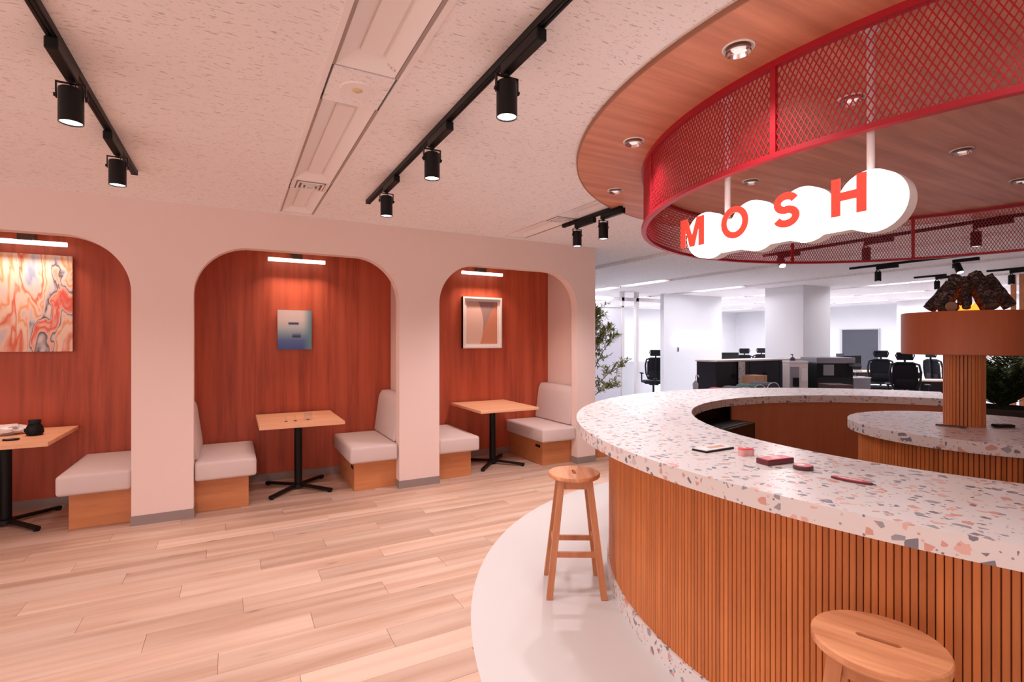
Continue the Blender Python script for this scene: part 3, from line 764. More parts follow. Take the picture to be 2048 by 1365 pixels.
# ------------------------------------------------------------------ stools
def make_stool(loc, rz, label):
    t = empty('bar_stool', loc, rz, label, 'stool', 'round wooden bar stools')
    H, Rs = .70, .156; n = 64; b = bmesh.new()
    def slot(a):   # stadium, half length .05, half width .011
        c, s = math.cos(a), math.sin(a); hl, hw = .040, .011
        if abs(s) > 1e-9 and abs(hw / s * c) <= hl: r = hw / abs(s)
        else:
            k = hl * abs(c); r = k + math.sqrt(max(0, k * k - hl * hl + hw * hw))
        return r * c, r * s
    rowd = []
    for k in range(n):
        a = 2 * math.pi * (k + .5) / n; c, s = math.cos(a), math.sin(a); sx, sy = slot(a)
        rowd.append([b.verts.new(p) for p in ((sx, sy, H - .028), (Rs * .97 * c, Rs * .97 * s, H - .028), (Rs * c, Rs * s, H - .022), (Rs * c, Rs * s, H - .005), (Rs * .975 * c, Rs * .975 * s, H), (sx, sy, H))])
    for k in range(n):
        A, B = rowd[k], rowd[(k + 1) % n]
        for j in range(6): b.faces.new([A[j], B[j], B[(j + 1) % 6], A[(j + 1) % 6]])
    bmesh.ops.recalc_face_normals(b, faces=b.faces)
    g = G(); g._add(b); g.obj('seat', M_STOOLT, t)
    def at(z): k = (H - .028 - z) / (H - .028); return .082 + (.158 - .082) * k
    for sx in (-1, 1):
        for sy in (-1, 1):
            tp, bt, hw = at(H - .028), at(0.002), .0185
            G().hexa([(sx * bt + i * hw, sy * bt + j * hw, .002) for i, j in ((-1, -1), (1, -1), (1, 1), (-1, 1))],
                     [(sx * tp + i * hw, sy * tp + j * hw, H - .028) for i, j in ((-1, -1), (1, -1), (1, 1), (-1, 1))]).obj('leg', M_STOOL, t)
    for s in (-1, 1):
        a = at(H - .055); w = a - .0185
        G().box(-w, w, s * a - .009, s * a + .009, H - .082, H - .028).obj('apron', M_STOOL, t)
        G().box(s * a - .009, s * a + .009, -w, w, H - .082, H - .028).obj('apron', M_STOOL, t)
        a = at(.29); w = a - .017
        G().box(-w, w, s * a - .009, s * a + .009, .275, .305).obj('stretcher', M_STOOL, t)
        a = at(.245); w = a - .017
        G().box(s * a - .009, s * a + .009, -w, w, .232, .262).obj('stretcher', M_STOOL, t)
    return t
make_stool((1.825, 2.568, .0015), 60.4 * D2R, 'wooden bar stool standing whole on the concrete beside the bar')
make_stool((1.512, .735, .0015), -70 * D2R, 'wooden bar stool cut off by the bottom of the photo')

# ------------------------------------------------------------------ booths
BTXT = ('left booth', 'middle booth', 'right booth')
def booth(k, off):
    w0, w1 = off - .4765, off + 1.6485      # inner faces of the partitions
    nm = BTXT[k]
    for s in (-1, 1):
        side = 'right' if s > 0 else 'left'
        if k == 0 and s < 0: pass
        wx = w1 if s > 0 else w0
        t = empty('booth_bench', (wx, 5.63, 0), 0, f'beige cushioned bench with wood base at the {side} of the {nm}', 'bench', 'booth benches')
        X = lambda d: -s * d
        def bx(d0, d1, *a, **kw):
            x0, x1 = sorted((X(d0), X(d1))); return G().box(x0, x1, *a, **kw)
        bx(.004, .594, -.39, .435, .002, .29).obj('base', M_OAK, t)
        lp = [(X(.004), .435), (X(.004), -.395), (X(.178), -.395), (X(.178), -.50), (X(.655), -.50), (X(.655), .435)]
        G().prism(lp, .292, .452, 'z', .026, 3).obj('seat_cushion', M_FAB, t, True)
        pf = [(X(.006), .455), (X(.205), .455), (X(.150), .86), (X(.115), .925), (X(.006), .925)]
        G().prism(pf, -.392, .435, 'y', .022, 3).obj('back_cushion', M_FAB, t, True)
        if s > 0:
            x0, x1 = sorted((X(.594), X(.5965)))
            G().box(x0, x1, -.345, -.235, .205, .238).obj('grip_slot', M_BLACKP, t)
    t = empty('booth_table', (off + .575, 5.60, 0), 0, f'oak top pedestal table with black cross base in the {nm}', 'table', 'booth tables')
    G().box(-.375, .375, -.45, .44, .69, .722, .003, 1).obj('tabletop', M_OAKT, t)
    G().tube([(0, .02, .03), (0, .02, .69)], .038, 24).obj('column', M_BLACK, t, True)
    G().box(-.15, .15, -.13, .17, .678, .69).obj('top_plate', M_BLACK, t)
    G().lathe([(0, .022), (.062, .022), (.058, .05), (.040, .06), (0, .06)], 24, (0, .02)).obj('hub', M_BLACK, t, True)
    for sx in (-1, 1):
        for sy in (-1, 1):
            g = G().beam((sx * .03, .02 + sy * .03, .040), (sx * .275, .02 + sy * .30, .024), .042, .024, bev=.003)
            f_ = g.obj('foot', M_BLACK, t)
            G().lathe([(0, .001), (.020, .001), (.020, .014), (0, .014)], 14, (sx * .262, .02 + sy * .285)).obj('glide', M_BLACKP, f_)
    cx_ = off + .60
    lt = empty('picture_light', (cx_, BY, 2.365), 0, f'glowing bar picture light on the wood wall of the {nm}', 'lamp', 'booth picture lights')
    G().tube([(-.285, -.12, 0), (.285, -.12, 0)], .021, 16).obj('tube', M_TUBE, lt, True)
    G().box(-.052, .052, -.135, -.001, .016, .092, .004, 1).obj('bracket', M_BRACK, lt)
    G().tube([(-.045, -.03, .07), (-.065, -.02, .085), (-.06, -.006, .13), (-.058, -.005, .195)], .004, 6).obj('cable', M_BRACK, lt)
    ld = bpy.data.lights.new('tube_glow', 'AREA'); ld.shape = 'RECTANGLE'; ld.size = .56; ld.size_y = .03; ld.energy = 5.0; ld.color = WARM_COL; ld.spread = 115 * D2R
    lo = bpy.data.objects.new('tube_glow', ld); COL.objects.link(lo); lo.parent = lt; lo.location = (0, -.14, -.026); lo.rotation_euler = (-.22, 0, 0)
for k, off in enumerate((-PITCH, 0, PITCH)): booth(k, off)

# pictures
def coords(N, L, sx=1, sz=1):
    tc = node(N, 'ShaderNodeTexCoord'); sp = node(N, 'ShaderNodeSeparateXYZ'); L.new(tc.outputs['Object'], sp.inputs[0]); return tc, sp
def art_marble():
    m, N, L, P = nt('marbled_print'); tc, sp = coords(N, L)
    mp = node(N, 'ShaderNodeMapping'); mp.inputs['Scale'].default_value = (1.0, 1, .33); L.new(tc.outputs['Object'], mp.inputs['Vector'])
    n0 = node(N, 'ShaderNodeTexNoise'); n0.inputs['Scale'].default_value = 2.0; n0.inputs['Detail'].default_value = 3; n0.inputs['Distortion'].default_value = 1.5; L.new(mp.outputs[0], n0.inputs['Vector'])
    ma = node(N, 'ShaderNodeVectorMath', operation='MULTIPLY_ADD'); ma.inputs[1].default_value = (.55, .2, .35); L.new(n0.outputs['Color'], ma.inputs[0]); L.new(mp.outputs[0], ma.inputs[2])
    n1 = node(N, 'ShaderNodeTexNoise'); n1.inputs['Scale'].default_value = 4.0; n1.inputs['Detail'].default_value = 4; n1.inputs['Roughness'].default_value = .45; L.new(ma.outputs[0], n1.inputs['Vector'])
    r = ramp(N, [(0, (.75, .52, .40)), (.30, (.30, .36, .50)), (.34, (.62, .56, .58)), (.38, (.85, .62, .48)), (.43, (.72, .13, .05)), (.46, (.84, .60, .47)), (.50, (.86, .66, .53)), (.53, (.80, .32, .13)), (.56, (.86, .63, .49)), (.60, (.60, .55, .60)), (.63, (.08, .06, .07)), (.645, (.83, .55, .44)), (.70, (.74, .10, .06)), (.76, (.86, .60, .48))])
    L.new(n1.outputs['Fac'], r.inputs['Fac']); L.new(r.outputs[0], P.inputs['Base Color']); P.inputs['Roughness'].default_value = .5
    return m
def mathn(N, L, op, a, b=None, c=None):
    n = node(N, 'ShaderNodeMath', operation=op)
    for i, v in enumerate((a, b, c)):
        if v is None: continue
        if isinstance(v, (int, float)): n.inputs[i].default_value = v
        else: L.new(v, n.inputs[i])
    return n.outputs[0]
def sstep(N, L, v, lo, hi):
    n = node(N, 'ShaderNodeMapRange', interpolation_type='SMOOTHSTEP'); n.inputs['From Min'].default_value = lo; n.inputs['From Max'].default_value = hi; L.new(v, n.inputs['Value']); return n.outputs[0]
def mixc(N, L, f, a, b):
    n = node(N, 'ShaderNodeMix', data_type='RGBA'); L.new(f, n.inputs[0])
    for i, v in ((6, a), (7, b)):
        if isinstance(v, tuple): n.inputs[i].default_value = (*v, 1)
        else: L.new(v, n.inputs[i])
    return n.outputs[2]
def art_blue():
    m, N, L, P = nt('blue_print'); tc, sp = coords(N, L); x, z = sp.outputs[0], sp.outputs[2]
    r = ramp(N, [(0, (.04, .09, .32)), (.22, (.09, .15, .38)), (.36, (.20, .32, .46)), (.55, (.48, .56, .58)), (.75, (.72, .62, .60)), (1, (.66, .58, .56))])
    mr = node(N, 'ShaderNodeMapRange'); mr.inputs['From Min'].default_value = -.215; mr.inputs['From Max'].default_value = .215; L.new(z, mr.inputs['Value']); L.new(mr.outputs[0], r.inputs['Fac'])
    col = r.outputs[0]
    col = mixc(N, L, sstep(N, L, x, .07, .17), col, (.13, .30, .34))
    ax = mathn(N, L, 'ABSOLUTE', mathn(N, L, 'ADD', x, .012))
    b1 = mathn(N, L, 'MULTIPLY', mathn(N, L, 'SUBTRACT', 1.0, sstep(N, L, ax, .045, .06)), mathn(N, L, 'SUBTRACT', 1.0, sstep(N, L, mathn(N, L, 'ABSOLUTE', mathn(N, L, 'SUBTRACT', z, .068)), .004, .022)))
    col = mixc(N, L, b1, col, (.03, .05, .14))
    ax2 = mathn(N, L, 'ABSOLUTE', mathn(N, L, 'SUBTRACT', x, .018))
    zz = mathn(N, L, 'ADD', z, .073)
    b2 = mathn(N, L, 'MULTIPLY', mathn(N, L, 'SUBTRACT', 1.0, sstep(N, L, ax2, .03, .058)), mathn(N, L, 'MULTIPLY', sstep(N, L, zz, -.016, -.008), mathn(N, L, 'SUBTRACT', 1.0, sstep(N, L, zz, -.008, .05))))
    col = mixc(N, L, b2, col, (.02, .03, .09))
    L.new(col, P.inputs['Base Color']); P.inputs['Roughness'].default_value = .35
    return m
def art_curve():
    m, N, L, P = nt('curve_print'); tc, sp = coords(N, L); x, z = sp.outputs[0], sp.outputs[2]
    dx = mathn(N, L, 'ADD', x, .36); dz = mathn(N, L, 'ADD', z, .03)
    rr = mathn(N, L, 'SQRT', mathn(N, L, 'ADD', mathn(N, L, 'MULTIPLY', dx, dx), mathn(N, L, 'MULTIPLY', mathn(N, L, 'MULTIPLY', dz, dz), .55)))
    left = mathn(N, L, 'SUBTRACT', 1.0, sstep(N, L, rr, .375, .385))
    diag = mathn(N, L, 'SUBTRACT', x, mathn(N, L, 'MULTIPLY', z, .46))
    right = sstep(N, L, diag, .062, .074)
    g1 = ramp(N, [(0, (.46, .26, .22)), (1, (.36, .25, .25))]); mr = node(N, 'ShaderNodeMapRange'); mr.inputs['From Min'].default_value = -.28; mr.inputs['From Max'].default_value = .28; L.new(z, mr.inputs['Value']); L.new(mr.outputs[0], g1.inputs['Fac'])
    col = mixc(N, L, right, g1.outputs[0], (.62, .26, .16))
    col = mixc(N, L, left, col, (.72, .50, .42))
    L.new(col, P.inputs['Base Color']); P.inputs['Roughness'].default_value = .4
    return m
t = empty('abstract_canvas', (-1.625, BY, 1.84), 0, 'large marbled orange and blue abstract canvas in the left booth', 'painting')
G().box(-.325, .325, -.040, -.018, -.435, .435).obj('canvas', art_marble(), t)
G().box(-.31, .31, -.018, -.001, -.42, .42).obj('stretcher_frame', M_BRACK, t)
t = empty('blue_canvas', (.583, BY, 1.622), 0, 'small blue and pink gradient print in the middle booth', 'painting')
G().box(-.172, .172, -.038, -.016, -.214, .214).obj('print', art_blue(), t)
G().box(-.15, .15, -.016, -.001, -.19, .19).obj('backing', M_BRACK, t)
t = empty('framed_print', (2.842, BY, 1.738), 0, 'white framed print of curved peach and rust shapes in the right booth', 'painting')
g = G(); a, b, w = .279, .331, .022
g.box(-a, a, -.055, -.004, b - w, b).box(-a, a, -.055, -.004, -b, -b + w).box(-a, -a + w, -.055, -.004, -b + w, b - w).box(a - w, a, -.055, -.004, -b + w, b - w)
g.obj('frame', M_PAPER, t)
g = G(); a2, b2, w2 = a - w, b - w, .034
g.box(-a2, a2, -.03, -.022, b2 - w2, b2).box(-a2, a2, -.03, -.022, -b2, -b2 + w2).box(-a2, -a2 + w2, -.03, -.022, -b2 + w2, b2 - w2).box(a2 - w2, a2, -.03, -.022, -b2 + w2, b2 - w2)
g.obj('mount', mat('mount_card', (.80, .72, .69), .8), t)
G().box(-a2, a2, -.022, -.004, -b2, b2).obj('print', art_curve(), t)
G().box(-a - .001, -a + .002, -.055, -.001, -b, b).obj('side_edge', M_BLACKP, t)

# things on the booth tables
TZ = .7225
t = empty('camera_lens', (-1.447, 5.60, TZ), .2, 'black camera lens standing on the left booth table', 'lens')
G().lathe([(0, .0), (.048, 0), (.053, .008), (.056, .045), (.052, .07), (.040, .09), (.037, .095), (0, .095)], 32).obj('barrel', M_BLACK, t, True)
G().lathe([(.037, .095), (.040, .098), (.041, .122), (.039, .127), (0, .127)], 32).obj('lens_cap', M_BLACKP, t, True)
g = G()
for k in range(32):
    M = Matrix.Rotation(2 * math.pi * k / 32, 4, 'Z'); g.box(.055, .0585, -.003, .003, .018, .042, M=M)
g.obj('focus_ring', M_BLACKP, t)
G().box(-.066, -.05, -.012, .012, .03, .06, .004, 1).obj('lens_foot', M_BLACK, t)
t = empty('phone', (-1.535, 5.395, TZ), -.1, 'small flat black disc-like gadget at the table edge in the left booth', 'gadget')
G().prism([(.052 * math.cos(a), .04 * math.sin(a)) for a in [2 * math.pi * k / 32 for k in range(32)]], .0005, .012, 'z', .003, 1).obj('body', M_BLACK, t)
G().prism([(-.01 + .03 * math.cos(a), .018 * math.sin(a)) for a in [2 * math.pi * k / 24 for k in range(24)]], .012, .0128, 'z').obj('face', mat('gloss_grey', (.12, .12, .12), .15), t)
b = bmesh.new(); bmesh.ops.create_icosphere(b, subdivisions=4, radius=1)
for v in b.verts:
    p = v.co.copy(); q = noise.noise(p * 2.1) * .28 + noise.noise(p * 5) * .12 + noise.noise(p * 11) * .05
    v.co = Vector((p.x * .20, p.y * .11, p.z * .045)) * (1 + q)
    v.co.z = max(v.co.z + .04, .001)
g = G(); g._add(b)
o = g.obj('plastic_bag', mat('bag_film', (.82, .78, .78), .3), None, True, (-1.725, 5.74, TZ)); tag(o, 'crumpled white plastic bag on the left booth table', 'bag')
cl = mat('acrylic', (.95, .90, .88), .08, 0, trans=.9)
for k, (x, y, w, h_, lab) in enumerate(((.44, 5.36, .012, .055, 'tiny clear acrylic stand, left of three on the middle table'), (.522, 5.37, .016, .07, 'narrow clear acrylic stand, middle of three on the middle table'), (.642, 5.40, .075, .07, 'wide clear acrylic stand, right of three on the middle table'))):
    t = empty('acrylic_stand', (x, y, TZ), 0, lab, 'stand', 'acrylic stands on the middle table')
    G().box(-w / 2, w / 2, -.002, .002, .006, h_).obj('plate', cl, t)
    G().box(-.014, .014, -.012, .012, .0005, .007, .001, 1).obj('foot', mat('walnut', (.20, .08, .04), .5), t)

# ------------------------------------------------------------------ plants
def leaf(V, F, p, d, up, L_, w):
    d = d.normalized(); s = d.cross(up)
    if s.length < 1e-3: s = d.cross(Vector((1, 0, 0)))
    s.normalize(); n_ = s.cross(d)
    lo = len(V)
    V += [p, p + d * L_ * .45 + s * w - n_ * .004, p + d * L_, p + d * L_ * .45 - s * w - n_ * .004, p + d * L_ * .5 + n_ * w * .3]
    F += [(lo, lo + 1, lo + 4), (lo + 1, lo + 2, lo + 4), (lo + 2, lo + 3, lo + 4), (lo + 3, lo, lo + 4)]
def leafmat(name, a, b):
    m, N, L, P = nt(name); gi = node(N, 'ShaderNodeNewGeometry'); r = ramp(N, [(0, a), (1, b)]); L.new(gi.outputs['Random Per Island'], r.inputs['Fac']); L.new(r.outputs[0], P.inputs['Base Color']); P.inputs['Roughness'].default_value = .5
    return m
tx, ty = 4.42, 5.62
pl = empty('bench_planter', (tx, ty, 0), 0, 'low rounded wood planter box beside the end of the arched wall', 'planter')
pts = [(-.42, .42), (-.42, -.36), (-.1, -.37)] + [(.02 + .38 * math.cos(a), -.02 + .37 * math.sin(a)) for a in [(-75 + 15 * k) * D2R for k in range(11)]] + [(.0, .42)]
G().prism(pts, .002, .45, 'z').obj('box', M_OAK, pl)
G().prism([(x * .9, y * .9) for x, y in pts], .45, .458, 'z').obj('soil', mat('soil', (.05, .035, .03), .9), pl)
tr = empty('olive_tree', (tx - .14, ty, .4585), 0, 'leafy olive tree behind the end of the arched wall', 'tree')
rng = random.Random(3)
stem = [(0, 0, 0), (-.04, 0, .25), (.02, .02, .5), (-.02, 0, .8), (.02, .02, 1.15), (0, 0, 1.5)]
G().tube(stem, [.020, .018, .015, .012, .008, .004], 8).obj('trunk', mat('olive_bark', (.20, .13, .10), .8), tr, True)
V, F = [], []
bg = G(); brs = [((-.02, 0, .35), (.45, -.2, .38)), ((0, .02, .55), (.36, -.1, .60)), ((0, .02, .5), (-.12, .1, .5)), ((-.02, 0, .75), (.26, -.05, .42)), ((-.02, 0, .8), (-.12, -.2, .45)),
              ((.02, 0, 1.05), (.12, .05, .38)), ((0, 0, 1.1), (-.1, .0, .35)), ((-.02, 0, .7), (.05, .3, .4)), ((0, 0, .9), (.18, -.15, .3)), ((-.02, 0, .25), (.34, -.16, .20)), ((0, 0, 1.2), (.06, -.06, .28))]
for p, d in brs:
    p, d = Vector(p), Vector(d); mid = p + d * .5 + Vector((0, 0, .05)); end = p + d
    bg.tube([p, mid, end], [.007, .005, .002], 5)
    for k in range(14):
        s = .2 + .8 * k / 13; q = p.lerp(end, s) + Vector((0, 0, .05 * math.sin(math.pi * s)))
        tw = Vector((rng.uniform(-1, 1), rng.uniform(-1, 1), rng.uniform(-.3, 1))).normalized() * rng.uniform(.07, .19)
        bg.tube([q, q + tw], [.0025, .001], 4, False)
        for j in range(16):
            pp = q + tw * (j / 15); dd = (tw.normalized() * .6 + Vector((rng.uniform(-1, 1), rng.uniform(-1, 1), rng.uniform(-.7, .7))))
            leaf(V, F, pp, dd, Vector((0, 0, 1)), rng.uniform(.05, .08), .010)
bg.obj('branches', mat('twig', (.20, .14, .09), .8), tr)
me = bpy.data.meshes.new('foliage'); me.from_pydata(V, [], F); me.materials.append(leafmat('olive_leaf', (.12, .20, .05), (.55, .60, .20)))
o = link('foliage', me, tr); o['kind'] = 'stuff'
# palm
pm = empty('potted_palm', (6.55, 2.10, 0), 0, 'bushy green palm in a dark pot behind the slatted post', 'plant')
G().lathe([(0, .002), (.24, .002), (.27, .4), (.30, .84), (.31, .86), (.285, .86), (.28, .80), (0, .80)], 40).obj('pot', mat('pot_dark', (.03, .018, .016), .6), pm, True)
G().lathe([(0, .80), (.279, .80), (.279, .808), (0, .815)], 30).obj('soil', mat('soil_dark', (.04, .03, .025), .9), pm)
lm = leafmat('palm_leaf', (.018, .042, .010), (.09, .135, .035))
for k in range(48):
    a = 2 * math.pi * k / 48 + rng.uniform(-.1, .1); rch = rng.uniform(.16, .42); top = rng.uniform(.45, .85) - rch * .3
    V, F = [], []; pv = None; g = G(); cv = []
    for j in range(11):
        s = j / 10; cv.append(Vector((math.cos(a) * rch * s ** 1.4, math.sin(a) * rch * s ** 1.4, .80 + top * (s - .22 * s * s * s))))
    g.tube(cv, [.005 - .0004 * j for j in range(11)], 4)
    me = g.mesh(lm, False, 'frond'); bmm = bmesh.new(); bmm.from_mesh(me); bpy.data.meshes.remove(me)
    for j in range(2, 11):
        d = (cv[min(j + 1, 10)] - cv[j - 1]).normalized(); sd_ = d.cross(Vector((0, 0, 1))).normalized()
        for s in (-1, 1, -.6, .6): leaf(V, F, cv[j], d * .7 + sd_ * s * .8 + Vector((0, 0, -.15)), Vector((0, 0, 1)), .20 - .008 * j, .013)
    vs = [bmm.verts.new(v) for v in V]
    for f in F: bmm.faces.new([vs[i] for i in f])
    me = bpy.data.meshes.new('frond'); bmm.to_mesh(me); bmm.free(); me.materials.append(lm); link('frond', me, pm)

# wooden posts at the far right
for k in range(4):
    o = G().box(-.03, .03, -.03, .03, .001, ZC - .001, .003, 1).obj('wood_post', M_OAK, None, False, (11.95 + .01 * k, 3.675 - .108 * k, 0))
    tag(o, ['leftmost upright wooden post behind the log fire', 'second upright wooden post from the left behind the log fire', 'third upright wooden post from the left, at the very right edge', 'fourth upright wooden post from the left, past the right edge'][k], 'post', 'wooden screen posts')

# ------------------------------------------------------------------ office furniture
M_MESHB = mat('chair_mesh', (.014, .014, .018), .8, spec=.15)
def make_chair():
    t = empty('office_chair', (0, 0, 0), 0, 'x', 'chair', 'black mesh office chairs')
    for k in range(5):
        a = 2 * math.pi * k / 5; c, s = math.cos(a), math.sin(a)
        leg = G().beam((.03 * c, .03 * s, .10), (.30 * c, .30 * s, .075), .04, .028, bev=.004).obj('leg', M_BLACKP, t)
        M = Matrix.Translation((.30 * c, .30 * s, 0)) @ Matrix.Rotation(a, 4, 'Z')
        g = G()
        for q in (-.018, .018): g.tube([M @ Vector((0, q - .008, .029)), M @ Vector((0, q + .008, .029))], .028, 12)
        g.obj('caster', M_BLACKP, leg, True)
    G().tube([(0, 0, .09), (0, 0, .40)], .026, 16).obj('gas_lift', M_BLACKP, t, True)
    G().box(-.11, .11, -.12, .12, .385, .425, .01, 2).obj('mechanism', M_BLACKP, t)
    G().box(-.25, .25, -.23, .26, .425, .50, .032, 3).obj('seat', M_MESHB, t, True)
    loop = []
    for x, z in ((-.17, .56), (-.225, .70), (-.24, .90), (-.215, 1.04), (-.12, 1.075), (.12, 1.075), (.215, 1.04), (.24, .90), (.225, .70), (.17, .56), (0, .535)):
        loop.append((x, -.26 - .10 * (z - .55) - .03 * math.cos(x * 6), z))
    fr_ = G().tube(loop, .020, 10, closed=True).obj('back_frame', M_BLACKP, t, True)
    g = G()
    for i in range(22):
        z = .575 + .485 * i / 21; hw = .20 if .65 < z < 1.0 else .17; y0 = -.26 - .10 * (z - .55)
        g.box(-hw, hw, y0 - .030, y0 - .026, z - .0125, z + .0125)
    g.obj('back_mesh', M_MESHB, t)
    G().box(-.15, .15, -.325, -.285, .60, .76, .015, 2).obj('lumbar_pad', M_BLACKP, t, True)
    G().tube([(0, -.12, .40), (0, -.30, .44), (0, -.335, .62), (0, -.365, 1.05), (0, -.36, 1.14)], .018, 8).obj('spine', M_BLACKP, t, True)
    hl = [(x, -.345 - .02 * math.cos(x * 10), z) for x, z in ((-.12, 1.14), (-.145, 1.22), (-.125, 1.27), (.125, 1.27), (.145, 1.22), (.12, 1.14))]
    hr = G().tube(hl, .012, 8, closed=True).obj('headrest_frame', M_BLACKP, t, True)
    g = G()
    for i in range(8): z = 1.15 + .11 * i / 7; g.box(-.125, .125, -.366, -.362, z - .0085, z + .0085)
    g.obj('headrest_mesh', M_MESHB, hr)
    for s in (-1, 1):
        am = G().tube([(s * .20, 0, .44), (s * .29, 0, .46), (s * .295, 0, .67)], .017, 8).obj('arm_post', M_BLACKP, t, True)
        G().box(s * .295 - .04, s * .295 + .04, -.12, .14, .67, .70, .012, 2).obj('arm_pad', M_BLACKP, am, True)
    return t
def px(u, t_, z=0):
    a = (u - 1024) / 1024; th = 28.5 * D2R
    return (t_ * (math.sin(th) + a * math.cos(th)), t_ * (math.cos(th) - a * math.sin(th)), z)
chair = make_chair(); first = True
for u, d, rz, lab in ((1307, 13.0, -.62, 'black mesh office chair half hidden by the neon sign wall'),
                    (1757, 11.4, 1.9, 'black mesh office chair below the dark shuttered window'),
                    (1815, 9.6, 2.1, 'black mesh office chair just left of the slatted post, under the fire tray'),
                    (1891, 11.6, -2.0, 'black mesh office chair partly behind the slatted post'),
                    (1491, 14.8, 2.3, 'black chair headrest above the cabinet, left of two'),
                    (1514, 16.2, -.6, 'black chair headrest above the cabinet, right of two')):
    if first: chair.location = px(u, d); chair.rotation_euler = (0, 0, rz); chair['label'] = lab; first = False
    else: dup(chair, px(u, d), rz, lab)
# charcoal cabinets with pale top
M_DOOR = mat('cabinet_door', (.020, .019, .025), .5, spec=.25)
for k in range(3):
    t = empty('low_cabinet', (7.62 + .9 * k, 6.33, 0), 0, ['charcoal low cabinet at the left end of the row', 'middle charcoal low cabinet of the row', 'charcoal low cabinet behind the water dispenser'][k], 'cabinet', 'charcoal cabinets')
    G().box(0, .895, .02, .45, .002, 1.12).obj('carcass', M_DARK, t)
    for j in range(2):
        d = G().box(.004 + .446 * j, .444 + .446 * j, 0, .018, .05, 1.115).obj('door', M_DOOR, t)
        G().box((.40 if j == 0 else .46), (.43 if j == 0 else .49), -.012, 0, .82, .90).obj('handle', M_BLACK, d)
o = G().box(7.60, 10.31, 6.31, 6.80, 1.121, 1.15, .003, 1).obj('cabinet_worktop', mat('pale_top', (.84, .74, .68), .4)); tag(o, 'long pale worktop over the charcoal cabinets', 'worktop')
o = G().box(0, .165, 0, .02, .002, 1.115).obj('terrazzo_board', M_TERR, None, False, (8.17, 6.285, 0)); tag(o, 'narrow terrazzo sample board leaning against the charcoal cabinets', 'board')
t = empty('cardboard_box', (8.02, 5.85, 0), 0, 'brown cardboard box in front of the charcoal cabinets', 'box')
cb = mat('cardboard', (.56, .32, .19), .8)
G().box(0, .33, 0, .26, .002, .89, .003, 1).obj('carton', cb, t); G().box(.255, .27, -.002, .26, .6, .8915).obj('tape', mat('tape_brown', (.30, .17, .10), .4), t)
# low table with coloured bins
t = empty('low_table', (6.95, 5.25, 0), .0, 'low pale table just beyond the bar holding coloured bins', 'table')
G().box(-.70, .80, -.25, .25, .61, .64, .003, 1).obj('tabletop', M_PAPER, t)
for x in (-.65, .75):
    for y in (-.2, .2): G().box(x - .02, x + .02, y - .02, y + .02, .002, .61).obj('leg', M_WMET, t)
def bin_(x, rgb, nm, w=.26, h=.17):
    t = empty('storage_bin', (6.95 + x, 5.25, .64), 0, f'{nm} rounded bin with a pale rim on the low table', 'bin', 'coloured bins on the low table')
    prof = [(-w / 2, .001), (w / 2, .001), (w / 2, h * .55), (w * .36, h * .86), (w * .15, h), (-w * .15, h), (-w * .36, h * .86), (-w / 2, h * .55)]
    G().prism(prof, -.17, .17, 'y', .006, 2).obj('body', mat('bin_' + nm.replace(' ', '_'), rgb, .6), t)
    G().tube([(p, -.172, q + .002) for p, q in prof[2:]], .006, 6).obj('rim', M_PAPER, t)
bin_(-.52, (.62, .03, .06), 'red', .27, .155); bin_(-.20, (.10, .09, .09), 'dark grey', .29, .165); bin_(.12, (.03, .13, .10), 'green', .29, .185); bin_(.45, (.03, .025, .06), 'navy', .32, .205)
# water dispenser
t = empty('water_dispenser', (*px(1590, 9.1)[:2], 0), -.62, 'white floor-standing water dispenser beside the charcoal cabinets', 'water dispenser')
wp = mat('dispenser_white', (.78, .70, .70), .4)
G().box(-.155, .155, -.155, .155, .002, 1.10, .012, 2).obj('body', wp, t)
G().box(-.16, .16, -.16, .16, 1.10, 1.15, .01, 2).obj('top', wp, t)
G().box(-.145, .005, -.162, -.154, .5, 1.05).obj('front_panel', M_GREYM, t)
G().box(-.10, -.01, -.205, -.155, .70, .86, .008, 1).obj('tap_housing', M_BLACK, t)
for z in (.45, .80): G().box(.035, .14, -.168, -.154, z, z + .22, .004, 1).obj('side_panel', M_WMET, t)
t2 = empty('pump_bottle', (*px(1585, 9.1)[:2], 1.151), 0, 'small blue pump bottle standing on the water dispenser', 'bottle')
G().lathe([(0, 0), (.05, 0), (.052, .02), (.03, .055), (.014, .065), (0, .065)], 24).obj('bottle', mat('bottle_blue', (.05, .05, .16), .3), t2, True)
g = G().tube([(0, 0, .06), (0, 0, .11)], .006, 8); g.box(-.045, .01, -.008, .008, .10, .115); g.obj('pump', M_BLACKP, t2)
# copier
t = empty('copier', (*px(1655, 9.8)[:2], 0), -.55, 'black office copier with white scanner lid', 'copier')
G().box(-.36, .30, -.3, .3, .002, 1.08, .01, 1).obj('body', M_BLACKP, t)
G().box(-.36, .34, -.3, .3, 1.085, 1.19, .012, 2).obj('scanner_lid', M_GREYM, t)
G().box(-.24, -.05, -.306, -.298, .86, 1.06).obj('front_panel', M_GREYM, t)
g = G()
for z in (.15, .40, .62): g.box(-.34, .28, -.306, -.298, z, z + .2)
g.obj('paper_tray', M_DARK, t)
G().box(.30, .52, -.2, .2, .93, .95).obj('output_tray', M_WMET, t)
G().hexa([(.2, -.36, 1.02), (.42, -.36, 1.02), (.42, -.3, 1.06), (.2, -.3, 1.06)], [(.2, -.36, 1.03), (.42, -.36, 1.03), (.42, -.3, 1.09), (.2, -.3, 1.09)]).obj('control_panel', M_BLACK, t)
t = empty('drawer_unit', (*px(1707, 9.9)[:2], 0), -.55, 'grey metal drawer unit right of the copier', 'drawer unit')
G().box(-.16, .16, -.25, .25, .002, .80, .004, 1).obj('carcass', M_GREYM, t)
